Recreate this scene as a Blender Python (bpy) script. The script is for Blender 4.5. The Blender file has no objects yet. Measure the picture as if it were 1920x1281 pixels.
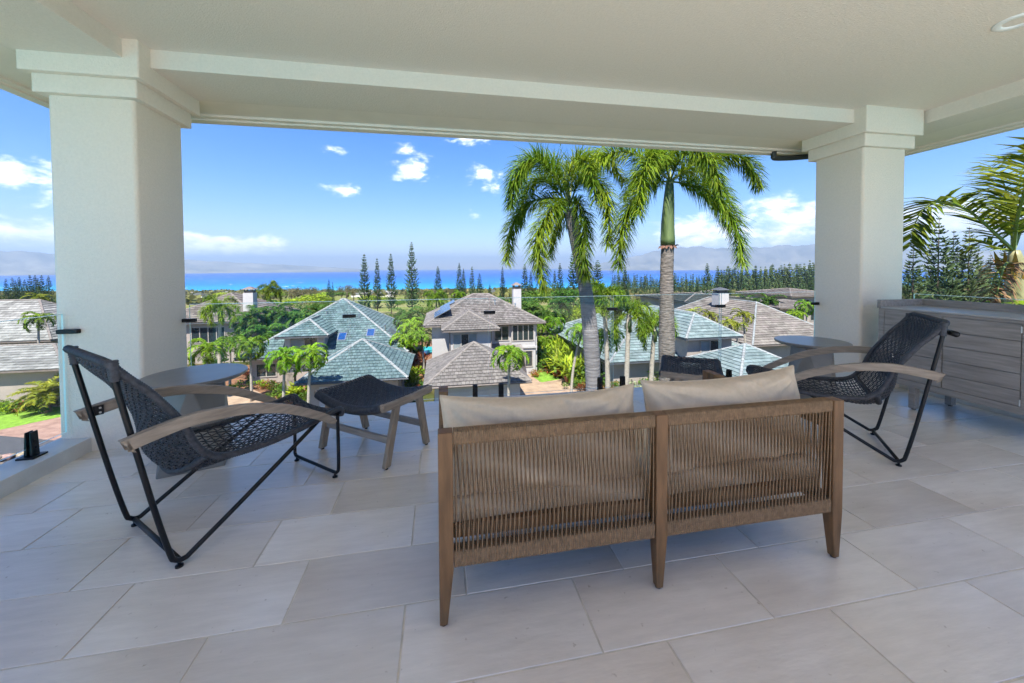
import bpy, bmesh, math, random
from math import sin, cos, pi, radians, sqrt, atan2, hypot
from mathutils import Vector, Matrix
V = Vector
random.seed(7)
SC = bpy.context.scene
COL = SC.collection

# ------------------------------------------------------------------ camera
HC, F, YAW, PITCH, ROLL = 1.35, 720.0, radians(10.6), radians(-1.5), radians(0.33)
CXP, CYP = 960.0, 503.0 + F * math.tan(-PITCH)
fw = V((sin(YAW) * cos(PITCH), cos(YAW) * cos(PITCH), sin(PITCH)))
r0 = V((cos(YAW), -sin(YAW), 0)); u0 = r0.cross(fw)
rt = r0 * cos(ROLL) - u0 * sin(ROLL); up = u0 * cos(ROLL) + r0 * sin(ROLL)
cam_d = bpy.data.cameras.new('camera'); cam = bpy.data.objects.new('camera', cam_d); COL.objects.link(cam)
cam_d.sensor_width = 36; cam_d.lens = 36 * F / 1920; cam_d.shift_y = -(640.5 - CYP) / 1920
cam_d.clip_start = 0.05; cam_d.clip_end = 90000
cam.matrix_world = Matrix(((rt.x, up.x, -fw.x, 0), (rt.y, up.y, -fw.y, 0), (rt.z, up.z, -fw.z, HC), (0, 0, 0, 1)))
SC.camera = cam
def ray(x, y): return fw + rt * ((x - CXP) / F) - up * ((y - CYP) / F)
def atz(x, y, z):
    d = ray(x, y); return V((0, 0, HC)) + d * ((z - HC) / d.z)
def at(x, y, depth): return V((0, 0, HC)) + ray(x, y) * depth

# ------------------------------------------------------------------ sky, sun, exposure
SUN_EL, SUN_AZ = radians(58), radians(-158)          # azimuth from +Y, clockwise; behind and to one side
world = bpy.data.worlds.new('World'); SC.world = world; world.use_nodes = True
SKY_STRENGTH, SUN_STRENGTH, EXPOSURE = 0.077, 4.3, 1.56
HAZE = 1.1e-4
def build_world():
    nt = world.node_tree; N = nt.nodes; L = nt.links; N.clear()
    def nd(t, **k):
        n = N.new(t)
        for a, b in k.items(): setattr(n, a, b)
        return n
    def ma(op, a, b=None, c=None, clamp=False):
        n = nd('ShaderNodeMath', operation=op, use_clamp=clamp)
        for i, v in enumerate((a, b, c)):
            if v is None: continue
            if isinstance(v, (int, float)): n.inputs[i].default_value = v
            else: L.new(v, n.inputs[i])
        return n.outputs[0]
    sky = nd('ShaderNodeTexSky', sky_type='NISHITA', sun_disc=False, sun_elevation=SUN_EL, sun_rotation=SUN_AZ,
             altitude=60, air_density=1.0, dust_density=0.05, ozone_density=2.5)
    hs = nd('ShaderNodeHueSaturation'); hs.inputs['Saturation'].default_value = 1.36
    tint = nd('ShaderNodeMix', data_type='RGBA', blend_type='MULTIPLY'); tint.inputs['Factor'].default_value = 1; tint.inputs[7].default_value = (.94, .885, 1.0, 1)
    L.new(sky.outputs[0], tint.inputs[6]); L.new(tint.outputs[2], hs.inputs['Color'])
    tc = nd('ShaderNodeTexCoord'); sp = nd('ShaderNodeSeparateXYZ'); L.new(tc.outputs['Generated'], sp.inputs[0])
    x, y, z = sp.outputs
    az = ma('ARCTAN2', x, y); el = ma('ARCSINE', z)
    cb = nd('ShaderNodeCombineXYZ'); L.new(ma('MULTIPLY', az, 1.0), cb.inputs[0]); L.new(ma('MULTIPLY', el, 1.9), cb.inputs[1])
    def noise(scale, detail, rough, dist=0.0):
        n = nd('ShaderNodeTexNoise'); n.inputs['Scale'].default_value = scale; n.inputs['Detail'].default_value = detail
        n.inputs['Roughness'].default_value = rough; n.inputs['Distortion'].default_value = dist
        L.new(cb.outputs[0], n.inputs['Vector']); return n.outputs['Fac']
    n1 = noise(9, 9, 0.62, 0.25); n2 = noise(28, 7, 0.6, 0.3); nbig = noise(2.2, 3, 0.5)
    blobs = [(-43, 8.3, 9, 2.0, 1.2), (-41, 3.2, 8, 1.5, 1.3), (-27, 2.9, 8, 1.2, 1.7), (-4.2, 14.6, 3.0, 2.4, 1.15), (-14, 10.5, 2.8, 1.0, 1.05),
             (6.3, 13.2, 3.0, 1.7, 1.1), (4.8, 8, 1.4, 1.2, .85), (3, 18.2, 4.5, 1.0, 1.0), (-14.2, 15.7, 2.0, .9, .8), (35.5, 4.5, 6, 2.1, 1.5),
             (46.5, 5.2, 6, 2.6, 1.55), (58, 4, 8, 2.4, 1.3), (80, 5, 12, 2.4, 1.1), (-75, 5, 14, 2.5, 1.1), (150, 6, 20, 2.6, 1.1), (-150, 6, 20, 2.4, 1.1)]
    tot = None
    for a, e, sa, se, am in blobs:
        da = ma('DIVIDE', ma('SUBTRACT', az, radians(a)), radians(sa)); de = ma('DIVIDE', ma('SUBTRACT', el, radians(e)), radians(se))
        r2 = ma('ADD', ma('MULTIPLY', da, da), ma('MULTIPLY', de, de))
        g = ma('MULTIPLY', ma('EXPONENT', ma('MULTIPLY', r2, -0.8)), am)
        tot = g if tot is None else ma('MAXIMUM', tot, g)
    # density = blob envelope broken up by the noise, plus a thin veil of scattered high cloud
    d = ma('ADD', ma('MULTIPLY', tot, 1.0), ma('MULTIPLY', ma('SUBTRACT', n1, 0.52), 3.9))
    d = ma('ADD', d, ma('MULTIPLY', ma('SUBTRACT', n2, 0.5), 1.1))
    mr = nd('ShaderNodeMapRange', interpolation_type='SMOOTHSTEP'); L.new(d, mr.inputs[0])
    mr.inputs[1].default_value = 0.42; mr.inputs[2].default_value = 1.3
    mask = ma('MULTIPLY', mr.outputs[0], ma('GREATER_THAN', tot, 0.08))
    fade = nd('ShaderNodeMapRange', interpolation_type='SMOOTHSTEP'); L.new(tot, fade.inputs[0]); fade.inputs[1].default_value = 0.05; fade.inputs[2].default_value = 0.4
    mask = ma('MULTIPLY', mask, fade.outputs[0]); mask = ma('MULTIPLY', mask, 0.97)
    # cloud body: bright tops, bluish bases through the noise
    shade = nd('ShaderNodeMapRange'); L.new(ma('ADD', n2, ma('MULTIPLY', nbig, 0.6)), shade.inputs[0]); shade.inputs[1].default_value = 0.55; shade.inputs[2].default_value = 0.95
    cm = nd('ShaderNodeMix', data_type='RGBA'); L.new(shade.outputs[0], cm.inputs['Factor'])
    cm.inputs[6].default_value = (4.8, 5.5, 7.0, 1); cm.inputs[7].default_value = (11, 11.1, 11.4, 1)
    mx = nd('ShaderNodeMix', data_type='RGBA'); L.new(mask, mx.inputs['Factor']); L.new(hs.outputs[0], mx.inputs[6]); L.new(cm.outputs[2], mx.inputs[7])
    bg = nd('ShaderNodeBackground'); bg.inputs['Strength'].default_value = SKY_STRENGTH; L.new(mx.outputs[2], bg.inputs[0])
    out = nd('ShaderNodeOutputWorld'); L.new(bg.outputs[0], out.inputs[0])
build_world()
sun_d = bpy.data.lights.new('sun', 'SUN'); sun = bpy.data.objects.new('sun', sun_d); COL.objects.link(sun)
sun_d.energy = SUN_STRENGTH; sun_d.angle = radians(0.53); sun_d.color = (1.0, 0.95, 0.86)
sdir = V((sin(SUN_AZ) * cos(SUN_EL), cos(SUN_AZ) * cos(SUN_EL), sin(SUN_EL)))
sun.rotation_euler = sdir.to_track_quat('Z', 'Y').to_euler()
vs = SC.view_settings; SC.display_settings.display_device = 'sRGB'
vs.view_transform = 'Standard'; vs.look = 'None'; vs.exposure = EXPOSURE; vs.gamma = 1; vs.use_curve_mapping = False
cy = SC.cycles; cy.use_denoising = True
try: cy.denoiser = 'OPENIMAGEDENOISE'
except Exception: pass
cy.use_adaptive_sampling = True; cy.adaptive_threshold = .02; cy.max_bounces = 10; cy.diffuse_bounces = 6; cy.glossy_bounces = 4; cy.transmission_bounces = 6; cy.transparent_max_bounces = 32
cy.volume_bounces = 0; cy.sample_clamp_indirect = 6; cy.caustics_reflective = False; cy.caustics_refractive = False

# ------------------------------------------------------------------ materials
MATS = {}
def mat(name, c, rough=0.6, var=0.12, scale=4.0, bump=0.0, bscale=60.0, metal=0.0, spec=0.5, rnd=0.0, c2=None, stretch=(1, 1, 1),
        world=False, trans=0.0, isl=0.0, detail=5, coat=0.0, bdist=0.01):
    if name in MATS: return MATS[name]
    m = bpy.data.materials.new(name); m.use_nodes = True; nt = m.node_tree; N = nt.nodes; L = nt.links
    b = N['Principled BSDF']; b.inputs['Roughness'].default_value = rough; b.inputs['Metallic'].default_value = metal
    b.inputs['Specular IOR Level'].default_value = spec
    if coat: b.inputs['Coat Weight'].default_value = coat
    if world: vec = N.new('ShaderNodeNewGeometry').outputs['Position']
    else: vec = N.new('ShaderNodeTexCoord').outputs['Object']
    mp = N.new('ShaderNodeMapping'); mp.inputs['Scale'].default_value = stretch; L.new(vec, mp.inputs[0])
    if rnd:
        oi = N.new('ShaderNodeObjectInfo'); vm = N.new('ShaderNodeVectorMath'); vm.operation = 'ADD'
        cbx = N.new('ShaderNodeMath'); cbx.operation = 'MULTIPLY'; cbx.inputs[1].default_value = 37.0; L.new(oi.outputs['Random'], cbx.inputs[0])
        L.new(mp.outputs[0], vm.inputs[0]); L.new(cbx.outputs[0], vm.inputs[1]); vecs = vm.outputs[0]
    else: vecs = mp.outputs[0]
    nz = N.new('ShaderNodeTexNoise'); nz.inputs['Scale'].default_value = scale; nz.inputs['Detail'].default_value = detail; nz.inputs['Roughness'].default_value = 0.6
    L.new(vecs, nz.inputs['Vector'])
    cr = N.new('ShaderNodeValToRGB'); c2 = c2 or tuple(min(1, v * (1 + var)) for v in c)
    c1 = tuple(v * (1 - var) for v in c) if c2 is None or True else c
    cr.color_ramp.elements[0].position = 0.32; cr.color_ramp.elements[1].position = 0.68
    cr.color_ramp.elements[0].color = (*c1, 1); cr.color_ramp.elements[1].color = (*c2, 1)
    L.new(nz.outputs['Fac'], cr.inputs[0]); col = cr.outputs[0]
    def vary(src, amt, col):
        h = N.new('ShaderNodeHueSaturation'); mr = N.new('ShaderNodeMapRange'); L.new(src, mr.inputs[0])
        mr.inputs[3].default_value = 1 - amt; mr.inputs[4].default_value = 1 + amt
        L.new(mr.outputs[0], h.inputs['Value']); L.new(col, h.inputs['Color'])
        mr2 = N.new('ShaderNodeMapRange'); fr = N.new('ShaderNodeMath'); fr.operation = 'FRACT'; ml = N.new('ShaderNodeMath'); ml.operation = 'MULTIPLY'; ml.inputs[1].default_value = 7.31
        L.new(src, ml.inputs[0]); L.new(ml.outputs[0], fr.inputs[0]); L.new(fr.outputs[0], mr2.inputs[0])
        mr2.inputs[3].default_value = 0.5 - amt * 0.07; mr2.inputs[4].default_value = 0.5 + amt * 0.07; L.new(mr2.outputs[0], h.inputs['Hue'])
        return h.outputs[0]
    if rnd: col = vary(oi.outputs['Random'], rnd, col)
    if isl:
        ge = N.new('ShaderNodeNewGeometry'); col = vary(ge.outputs['Random Per Island'], isl, col)
    L.new(col, b.inputs['Base Color'])
    if bump:
        bn = N.new('ShaderNodeTexNoise'); bn.inputs['Scale'].default_value = bscale; bn.inputs['Detail'].default_value = 4; L.new(mp.outputs[0], bn.inputs['Vector'])
        bu = N.new('ShaderNodeBump'); bu.inputs['Strength'].default_value = bump; bu.inputs['Distance'].default_value = bdist; L.new(bn.outputs['Fac'], bu.inputs['Height']); L.new(bu.outputs[0], b.inputs['Normal'])
    if trans:
        tr = N.new('ShaderNodeBsdfTranslucent'); L.new(col, tr.inputs['Color']); mx = N.new('ShaderNodeMixShader'); mx.inputs[0].default_value = trans
        L.new(b.outputs[0], mx.inputs[1]); L.new(tr.outputs[0], mx.inputs[2]); L.new(mx.outputs[0], N['Material Output'].inputs[0])
    MATS[name] = m; return m
def glass_mat():
    m = bpy.data.materials.new('railing glass'); m.use_nodes = True; nt = m.node_tree; N = nt.nodes; L = nt.links; N.clear()
    o = N.new('ShaderNodeOutputMaterial'); mx = N.new('ShaderNodeMixShader'); t = N.new('ShaderNodeBsdfTransparent'); g = N.new('ShaderNodeBsdfGlossy'); f = N.new('ShaderNodeFresnel')
    t.inputs[0].default_value = (0.975, 0.99, 0.985, 1); g.inputs['Roughness'].default_value = 0.0; f.inputs['IOR'].default_value = 1.3
    ge = N.new('ShaderNodeNewGeometry'); sb = N.new('ShaderNodeMath'); sb.operation = 'SUBTRACT'; sb.inputs[0].default_value = 1; L.new(ge.outputs['Backfacing'], sb.inputs[1]); mu = N.new('ShaderNodeMath'); mu.operation = 'MULTIPLY'; L.new(f.outputs[0], mu.inputs[0]); L.new(sb.outputs[0], mu.inputs[1])
    L.new(mu.outputs[0], mx.inputs[0]); L.new(t.outputs[0], mx.inputs[1]); L.new(g.outputs[0], mx.inputs[2]); L.new(mx.outputs[0], o.inputs[0]); return m
GLASS = glass_mat()
M_edge_glint = mat('glass edge with glint', (.62, .80, .77), .15, .05, spec=.8)  # green edge tint, paled so the sky glint is in the colour
M_stucco = mat('stucco', (.82, .73, .625), .9, .03, 52, bump=.6, bscale=110, bdist=.009, spec=.2)
M_ceil = mat('ceiling stucco', (.775, .70, .61), .9, .03, 48, bump=.55, bscale=95, bdist=.008, spec=.2)
M_trim = mat('painted trim', (.82, .735, .64), .6, .04, 3, bump=.08, bscale=40)
def tile_material():
    m = bpy.data.materials.new('porcelain tile'); m.use_nodes = True; nt = m.node_tree; N = nt.nodes; L = nt.links; b = N['Principled BSDF']; b.inputs['Specular IOR Level'].default_value = .85
    g = N.new('ShaderNodeNewGeometry'); oi = N.new('ShaderNodeObjectInfo')
    def nz(s, d=5, st=(1, 1, 1), ro=.6):
        mp = N.new('ShaderNodeMapping'); mp.inputs['Scale'].default_value = st; L.new(g.outputs['Position'], mp.inputs[0]); ml = N.new('ShaderNodeMath'); ml.operation = 'MULTIPLY'; ml.inputs[1].default_value = 9.0; L.new(oi.outputs['Random'], ml.inputs[0])
        va = N.new('ShaderNodeVectorMath'); L.new(mp.outputs[0], va.inputs[0]); L.new(ml.outputs[0], va.inputs[1])
        n = N.new('ShaderNodeTexNoise'); n.inputs['Scale'].default_value = s; n.inputs['Detail'].default_value = d; n.inputs['Roughness'].default_value = ro; L.new(va.outputs[0], n.inputs['Vector']); return n.outputs['Fac']
    def ramp(src, a, ca, c, cb):
        r = N.new('ShaderNodeValToRGB'); L.new(src, r.inputs[0]); e = r.color_ramp.elements; e[0].position = a; e[0].color = (*ca, 1); e[1].position = c; e[1].color = (*cb, 1); return r.outputs[0]
    def mul(a, b_):
        x = N.new('ShaderNodeMix'); x.data_type = 'RGBA'; x.blend_type = 'MULTIPLY'; x.inputs['Factor'].default_value = 1; L.new(a, x.inputs[6]); L.new(b_, x.inputs[7]); return x.outputs[2]
    col = ramp(nz(1.3, 3, (1, 1.6, 1), .45), .25, (.67, .565, .46), .75, (.86, .785, .70))
    col = mul(col, ramp(nz(9, 4, (.6, 3.5, 1)), .3, (.93, .925, .92), .65, (1.03, 1.03, 1.03)))
    col = mul(col, ramp(nz(34, 2), .22, (.70, .65, .60), .30, (1, 1, 1)))
    col = mul(col, ramp(oi.outputs['Random'], 0, (.88, .87, .86), 1, (1.05, 1.05, 1.06)))
    L.new(col, b.inputs['Base Color'])
    mr = N.new('ShaderNodeMapRange'); L.new(nz(2.0, 2), mr.inputs[0]); mr.inputs[1].default_value = .3; mr.inputs[2].default_value = .7; mr.inputs[3].default_value = .19; mr.inputs[4].default_value = .27; L.new(mr.outputs[0], b.inputs['Roughness'])
    bu = N.new('ShaderNodeBump'); bu.inputs['Strength'].default_value = .10; bu.inputs['Distance'].default_value = .01; L.new(nz(55, 4, (.5, 2, 1)), bu.inputs['Height']); L.new(bu.outputs[0], b.inputs['Normal']); return m
M_tile = tile_material()
M_bounce = mat('pale bounce deck', (.80, .76, .70), .7, .06, 2)
M_grout = mat('grout', (.62, .55, .45), .9, .2, 9)
M_curb = mat('curb tile', (.60, .585, .555), .45, .1, 5, bump=.08, bscale=70)
M_black = mat('black metal', (.008, .008, .010), .38, .2, 8, spec=.3)
M_rope = mat('charcoal rope', (.048, .050, .060), .5, .4, 55, bump=.25, bscale=300, spec=.35)
M_tan = mat('tan rope', (.195, .125, .073), .8, .25, 60, bump=.35, bscale=350, spec=.2)
M_teak = mat('brown teak', (.16, .084, .038), .55, .3, 7, bump=.2, bscale=60, stretch=(6, 6, .7), spec=.35)
M_greyteak = mat('weathered teak', (.29, .235, .185), .62, .25, 7, bump=.2, bscale=70, stretch=(1, 7, 7), spec=.3)
M_greyteak_v = mat('weathered teak upright', (.27, .215, .165), .62, .25, 7, bump=.2, bscale=70, stretch=(7, 7, 1), spec=.3)
M_cab = mat('grey cabinet wood', (.28, .255, .235), .6, .22, 5, bump=.18, bscale=50, stretch=(8, .8, 8), spec=.35)
M_cabtop = mat('cabinet top', (.36, .35, .34), .35, .1, 5, bump=.05, bscale=50)
M_conc = mat('grey concrete', (.20, .185, .165), .5, .16, 4, bump=.1, bscale=60, spec=.45)
M_conct = mat('smooth concrete top', (.19, .18, .17), .3, .12, 4, bump=.03, bscale=60, spec=.5)
M_linen = mat('beige linen', (.58, .465, .345), .95, .05, 45, bump=.6, bscale=260, spec=.1, bdist=.002)
M_white = mat('white plastic', (.85, .85, .83), .4, .03)
M_steel = mat('screw steel', (.6, .6, .6), .3, .1, metal=1)
M_pipe = mat('dark gutter pipe', (.035, .04, .04), .5, .25, 9)

# ------------------------------------------------------------------ mesh helpers
class MB:
    def __init__(s): s.v = []; s.f = []; s.m = []
    def quad(s, a, b, c, d, m=0):
        n = len(s.v); s.v += [tuple(a), tuple(b), tuple(c), tuple(d)]; s.f.append((n, n + 1, n + 2, n + 3)); s.m.append(m)
    def poly(s, pts, m=0):
        n = len(s.v); s.v += [tuple(p) for p in pts]; s.f.append(tuple(range(n, n + len(pts)))); s.m.append(m)
    def box(s, x0, x1, y0, y1, z0, z1, m=0, M=None):
        n = len(s.v); P = [V((x, y, z)) for z in (z0, z1) for y in (y0, y1) for x in (x0, x1)]
        if M is not None: P = [M @ p for p in P]
        s.v += [tuple(p) for p in P]
        for q in ((0, 2, 3, 1), (4, 5, 7, 6), (0, 1, 5, 4), (2, 6, 7, 3), (0, 4, 6, 2), (1, 3, 7, 5)): s.f.append(tuple(n + i for i in q)); s.m.append(m)
    def hexa(s, P, m=0):   # 8 points: bottom 4 ccw, top 4 ccw
        n = len(s.v); s.v += [tuple(p) for p in P]
        for q in ((3, 2, 1, 0), (4, 5, 6, 7), (0, 1, 5, 4), (1, 2, 6, 5), (2, 3, 7, 6), (3, 0, 4, 7)): s.f.append(tuple(n + i for i in q)); s.m.append(m)
    def tube(s, pts, r, n=8, m=0, caps=True, closed=False, sec=None, ref=None):
        pts = [V(p) for p in pts]; k = len(pts); base = len(s.v); prev = None
        for i, p in enumerate(pts):
            if closed: t = pts[(i + 1) % k] - pts[i - 1]
            else: t = pts[min(i + 1, k - 1)] - pts[max(i - 1, 0)]
            t.normalize()
            if prev is None:
                a = V(ref) if ref is not None else (V((0, 0, 1)) if abs(t.z) < .9 else V((1, 0, 0)))
                nrm = (a - t * a.dot(t)).normalized()
            else:
                nrm = (prev - t * prev.dot(t)).normalized()
            prev = nrm; bi = t.cross(nrm); rr = r[i] if isinstance(r, (list, tuple)) else r
            if sec:
                for (a, b) in sec: s.v.append(tuple(p + nrm * (b * rr) + bi * (a * rr)))
            else:
                for j in range(n):
                    an = 2 * pi * j / n; s.v.append(tuple(p + nrm * (cos(an) * rr) + bi * (sin(an) * rr)))
        nn = len(sec) if sec else n
        for i in range(k if closed else k - 1):
            for j in range(nn):
                a = base + i * nn + j; b = base + i * nn + (j + 1) % nn; i2 = (i + 1) % k
                c = base + i2 * nn + (j + 1) % nn; d = base + i2 * nn + j
                s.f.append((a, b, c, d)); s.m.append(m)
        if caps and not closed:
            s.f.append(tuple(base + j for j in reversed(range(nn)))); s.m.append(m)
            s.f.append(tuple(base + (k - 1) * nn + j for j in range(nn))); s.m.append(m)
    def lathe(s, prof, n=24, m=0, cx=0, cy=0):
        base = len(s.v)
        for (r, z) in prof:
            for j in range(n):
                a = 2 * pi * j / n; s.v.append((cx + r * cos(a), cy + r * sin(a), z))
        for i in range(len(prof) - 1):
            for j in range(n):
                s.f.append((base + i * n + j, base + i * n + (j + 1) % n, base + (i + 1) * n + (j + 1) % n, base + (i + 1) * n + j)); s.m.append(m)
        s.f.append(tuple(base + j for j in reversed(range(n)))); s.m.append(m)
        s.f.append(tuple(base + (len(prof) - 1) * n + j for j in range(n))); s.m.append(m)
    def mesh(s, name, mats, smooth=False, org=None):
        me = bpy.data.meshes.new(name)
        vv = s.v if org is None else [(a - org[0], b - org[1], c - org[2]) for a, b, c in s.v]
        me.from_pydata(vv, [], s.f)
        for mm in (mats if isinstance(mats, (list, tuple)) else [mats]): me.materials.append(mm)
        if any(s.m): me.polygons.foreach_set('material_index', s.m)
        if smooth: me.polygons.foreach_set('use_smooth', [True] * len(me.polygons))
        me.update(); return me
    def build(s, name, mats, parent=None, smooth=False, org=None, bevel=0, kind=None):
        o = bpy.data.objects.new(name, s.mesh(name, mats, smooth, org)); COL.objects.link(o)
        if parent is not None: o.parent = parent
        if bevel:
            b = o.modifiers.new('bevel', 'BEVEL'); b.width = bevel; b.segments = 2; b.limit_method = 'ANGLE'
        if kind: o['kind'] = kind
        return o
def tag(o, label=None, cat=None, group=None, kind=None):
    if label: o['label'] = label
    if cat: o['category'] = cat
    if group: o['group'] = group
    if kind: o['kind'] = kind
    return o
def thing(name, label, cat, loc=(0, 0, 0), rz=0, group=None):
    o = bpy.data.objects.new(name, None); COL.objects.link(o); o.location = loc; o.rotation_euler = (0, 0, rz); o.empty_display_size = .2
    return tag(o, label, cat, group)
def link(name, me, parent=None, loc=(0, 0, 0), rot=(0, 0, 0), sc=1.0):
    o = bpy.data.objects.new(name, me); COL.objects.link(o); o.parent = parent; o.location = loc; o.rotation_euler = rot
    o.scale = (sc, sc, sc) if isinstance(sc, (int, float)) else sc
    return o
def dup(root, loc, rz, label=None, group=None, sc=None):
    r = root.copy(); COL.objects.link(r); r.location = loc; r.rotation_euler = (0, 0, rz)
    if sc is not None: r.scale = (sc, sc, sc)
    if label: r['label'] = label
    if group: r['group'] = group
    for ch in list(root.children):
        c = ch.copy(); COL.objects.link(c); c.parent = r
        for g in list(ch.children):
            d = g.copy(); COL.objects.link(d); d.parent = c
    return r
def curve(pts, n):      # Catmull-Rom resample
    pts = [V(p) for p in pts]; P = [pts[0] * 2 - pts[1]] + pts + [pts[-1] * 2 - pts[-2]]; out = []
    seg = len(pts) - 1
    for i in range(n):
        t = i / (n - 1) * seg; k = min(int(t), seg - 1); f = t - k; a, b, c, d = P[k:k + 4]
        out.append(0.5 * ((2 * b) + (c - a) * f + (2 * a - 5 * b + 4 * c - d) * f * f + (3 * b - a - 3 * c + d) * f ** 3))
    return out
def ridged(path, r, pitch=.01, depth=.12):   # path densely resampled with a rope-wrap profile
    L = [0]
    for a, b in zip(path, path[1:]): L.append(L[-1] + (b - a).length)
    n = max(4, int(L[-1] / pitch) * 2); P = []; R = []; k = 0
    for i in range(n + 1):
        t = L[-1] * i / n
        while k < len(L) - 2 and L[k + 1] < t: k += 1
        f = (t - L[k]) / max(1e-9, L[k + 1] - L[k]); P.append(path[k].lerp(path[k + 1], f)); R.append(r * (1 + (depth if i % 2 else -depth)))
    return P, R

# ================================================================== THE TERRACE (setting)
COLX0, COLX1, COLY0, COLY1 = -2.777, -2.232, 3.37, 3.915
RX0, RX1 = 4.46, 5.03
ZC, ZB = 3.02, 2.88
mb = MB(); mb.box(-2.79, 5.3, -.103, 3.965, -.35, -.0035); floor = mb.build('floor', M_grout); tag(floor, kind='structure')
# tiles: 0.70 x 0.333, every other row shifted by a third
def tile_mesh(L, W, name):
    m = MB(); g = .0032; c = .0015; x0, x1, y0, y1 = -L / 2 + g, L / 2 - g, -W / 2 + g, W / 2 - g
    m.hexa([(x0, y0, -.012), (x1, y0, -.012), (x1, y1, -.012), (x0, y1, -.012), (x0 + 0, y0, -c), (x1, y0, -c), (x1, y1, -c), (x0, y1, -c)])
    m.f.pop(1); m.m.pop(1)
    n = len(m.v); m.v += [(x0 + c, y0 + c, 0), (x1 - c, y0 + c, 0), (x1 - c, y1 - c, 0), (x0 + c, y1 - c, 0)]
    m.f.append((n, n + 1, n + 2, n + 3)); m.m.append(0)
    for a in range(4): m.f.append((4 + a, 4 + (a + 1) % 4, n + (a + 1) % 4, n + a)); m.m.append(0)
    return m.mesh(name, M_tile)
TL, TW = .70, .3335
full = tile_mesh(TL, TW, 'floor_tile'); cuts = {}
for r in range(-4, 9):
    ya = 1.231 + r * TW; yb = min(ya + TW, 3.965)
    x = (-.85 if r % 2 == 0 else -.606) - 4 * TL
    xmin, xmax = -2.60, 5.0
    while x < xmax:
        a, b = max(x, xmin), min(x + TL, xmax)
        if b - a > .03:
            if b - a > TL - .001 and yb - ya > TW - .001: me = full
            else:
                k = (round(b - a, 3), round(yb - ya, 3))
                if k not in cuts: cuts[k] = tile_mesh(b - a, yb - ya, 'floor_tile')
                me = cuts[k]
            link('floor_tile', me, floor, ((a + b) / 2, (ya + yb) / 2, 0))
        x += TL
mb = MB(); mb.box(-2.79, 5.3, -6.5, -.105, -.35, 0); tag(mb.build('bounce_deck', M_bounce), kind='structure')  # unseen open deck, added to bounce sunlight into the terrace
# raised curbs along both open sides and the retaining wall below
for nm, a, b in (('kerb_left', -2.80, -2.575), ('kerb_right', 5.0, 5.31)):
    mb = MB(); mb.box(a, b, -4.5, COLY0 + .12 if nm == 'kerb_left' else COLY0 + .1, -.3, .105); tag(mb.build(nm, M_curb, bevel=.004), kind='structure')
mb = MB(); mb.box(-2.98, 5.38, -9, 3.9, -10.5, -.36); tag(mb.build('house_base_wall', M_stucco), kind='structure')
# ceiling, beams, soffits, fascias
mb = MB(); mb.box(-2.3, 5.25, -1.5, 3.45, ZC, ZC + .25); tag(mb.build('ceiling', M_ceil), kind='structure')
mb = MB(); mb.box(-2.16, 5.18, 3.40, 3.98, ZB, ZC + .2); tag(mb.build('beam_front', M_ceil, bevel=.006), kind='structure')
mb = MB(); mb.box(-2.92, -2.235, -1.5, 3.36, ZB + .002, ZC + .2); tag(mb.build('beam_left', M_ceil, bevel=.006), kind='structure')
mb = MB(); mb.box(5.16, 5.6, -1.5, 3.9, ZB + .002, ZC + .2); tag(mb.build('beam_right', M_ceil, bevel=.006), kind='structure')
def soffit(nm, x0, x1, y0, y1, z): 
    m = MB(); m.box(x0, x1, y0, y1, z, z + .1); tag(m.build(nm, M_trim), kind='structure')
soffit('soffit_front', -3.4, 6.15, 3.975, 4.36, ZB + .012)
soffit('soffit_left', -3.42, -2.9, -1.5, 3.97, ZB + .014)
soffit('soffit_right', 5.58, 6.16, -1.5, 3.97, ZB + .014)
for nm, bx in (('fascia_front', [(-3.52, 6.28, 4.33, 4.40, ZB - .012, ZB + .2), (-3.56, 6.32, 4.395, 4.50, ZB - .03, ZB + .22)]),
               ('fascia_left', [(-3.46, -3.39, -1.5, 4.32, ZB - .010, ZB + .2), (-3.55, -3.455, -1.5, 4.39, ZB - .028, ZB + .22)]),
               ('fascia_right', [(6.12, 6.19, -1.5, 4.32, ZB - .010, ZB + .2), (6.185, 6.29, -1.5, 4.39, ZB - .028, ZB + .22)])):
    m = MB()
    for b in bx: m.box(*b)
    tag(m.build(nm, M_trim, bevel=.004), kind='structure')
# roof over it all
mb = MB(); ea = [(-3.6, -1.55), (6.35, -1.55), (6.35, 4.55), (-3.6, 4.55)]
mb.poly([(x, y, ZB + .225) for x, y in reversed(ea)])
rp = [(-.4, 1.6, 4.6), (3.1, 1.6, 4.6)]
for i in range(4):
    a, b = ea[i], ea[(i + 1) % 4]; A, B = (*a, ZB + .23), (*b, ZB + .23)
    if i == 0: mb.poly([A, B, rp[1], rp[0]])
    elif i == 1: mb.poly([A, B, rp[1]])
    elif i == 2: mb.poly([A, B, rp[0], rp[1]])
    else: mb.poly([A, B, rp[0]])
tag(mb.build('roof', M_conc), kind='structure')
def rounded_rect(x0, x1, y0, y1, r, k=5):
    P = []
    for cx, cy, a0 in ((x1 - r, y1 - r, 0), (x0 + r, y1 - r, 90), (x0 + r, y0 + r, 180), (x1 - r, y0 + r, 270)):
        for i in range(k + 1):
            a = radians(a0 + 90 * i / k); P.append((cx + r * cos(a), cy + r * sin(a)))
    return P
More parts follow.
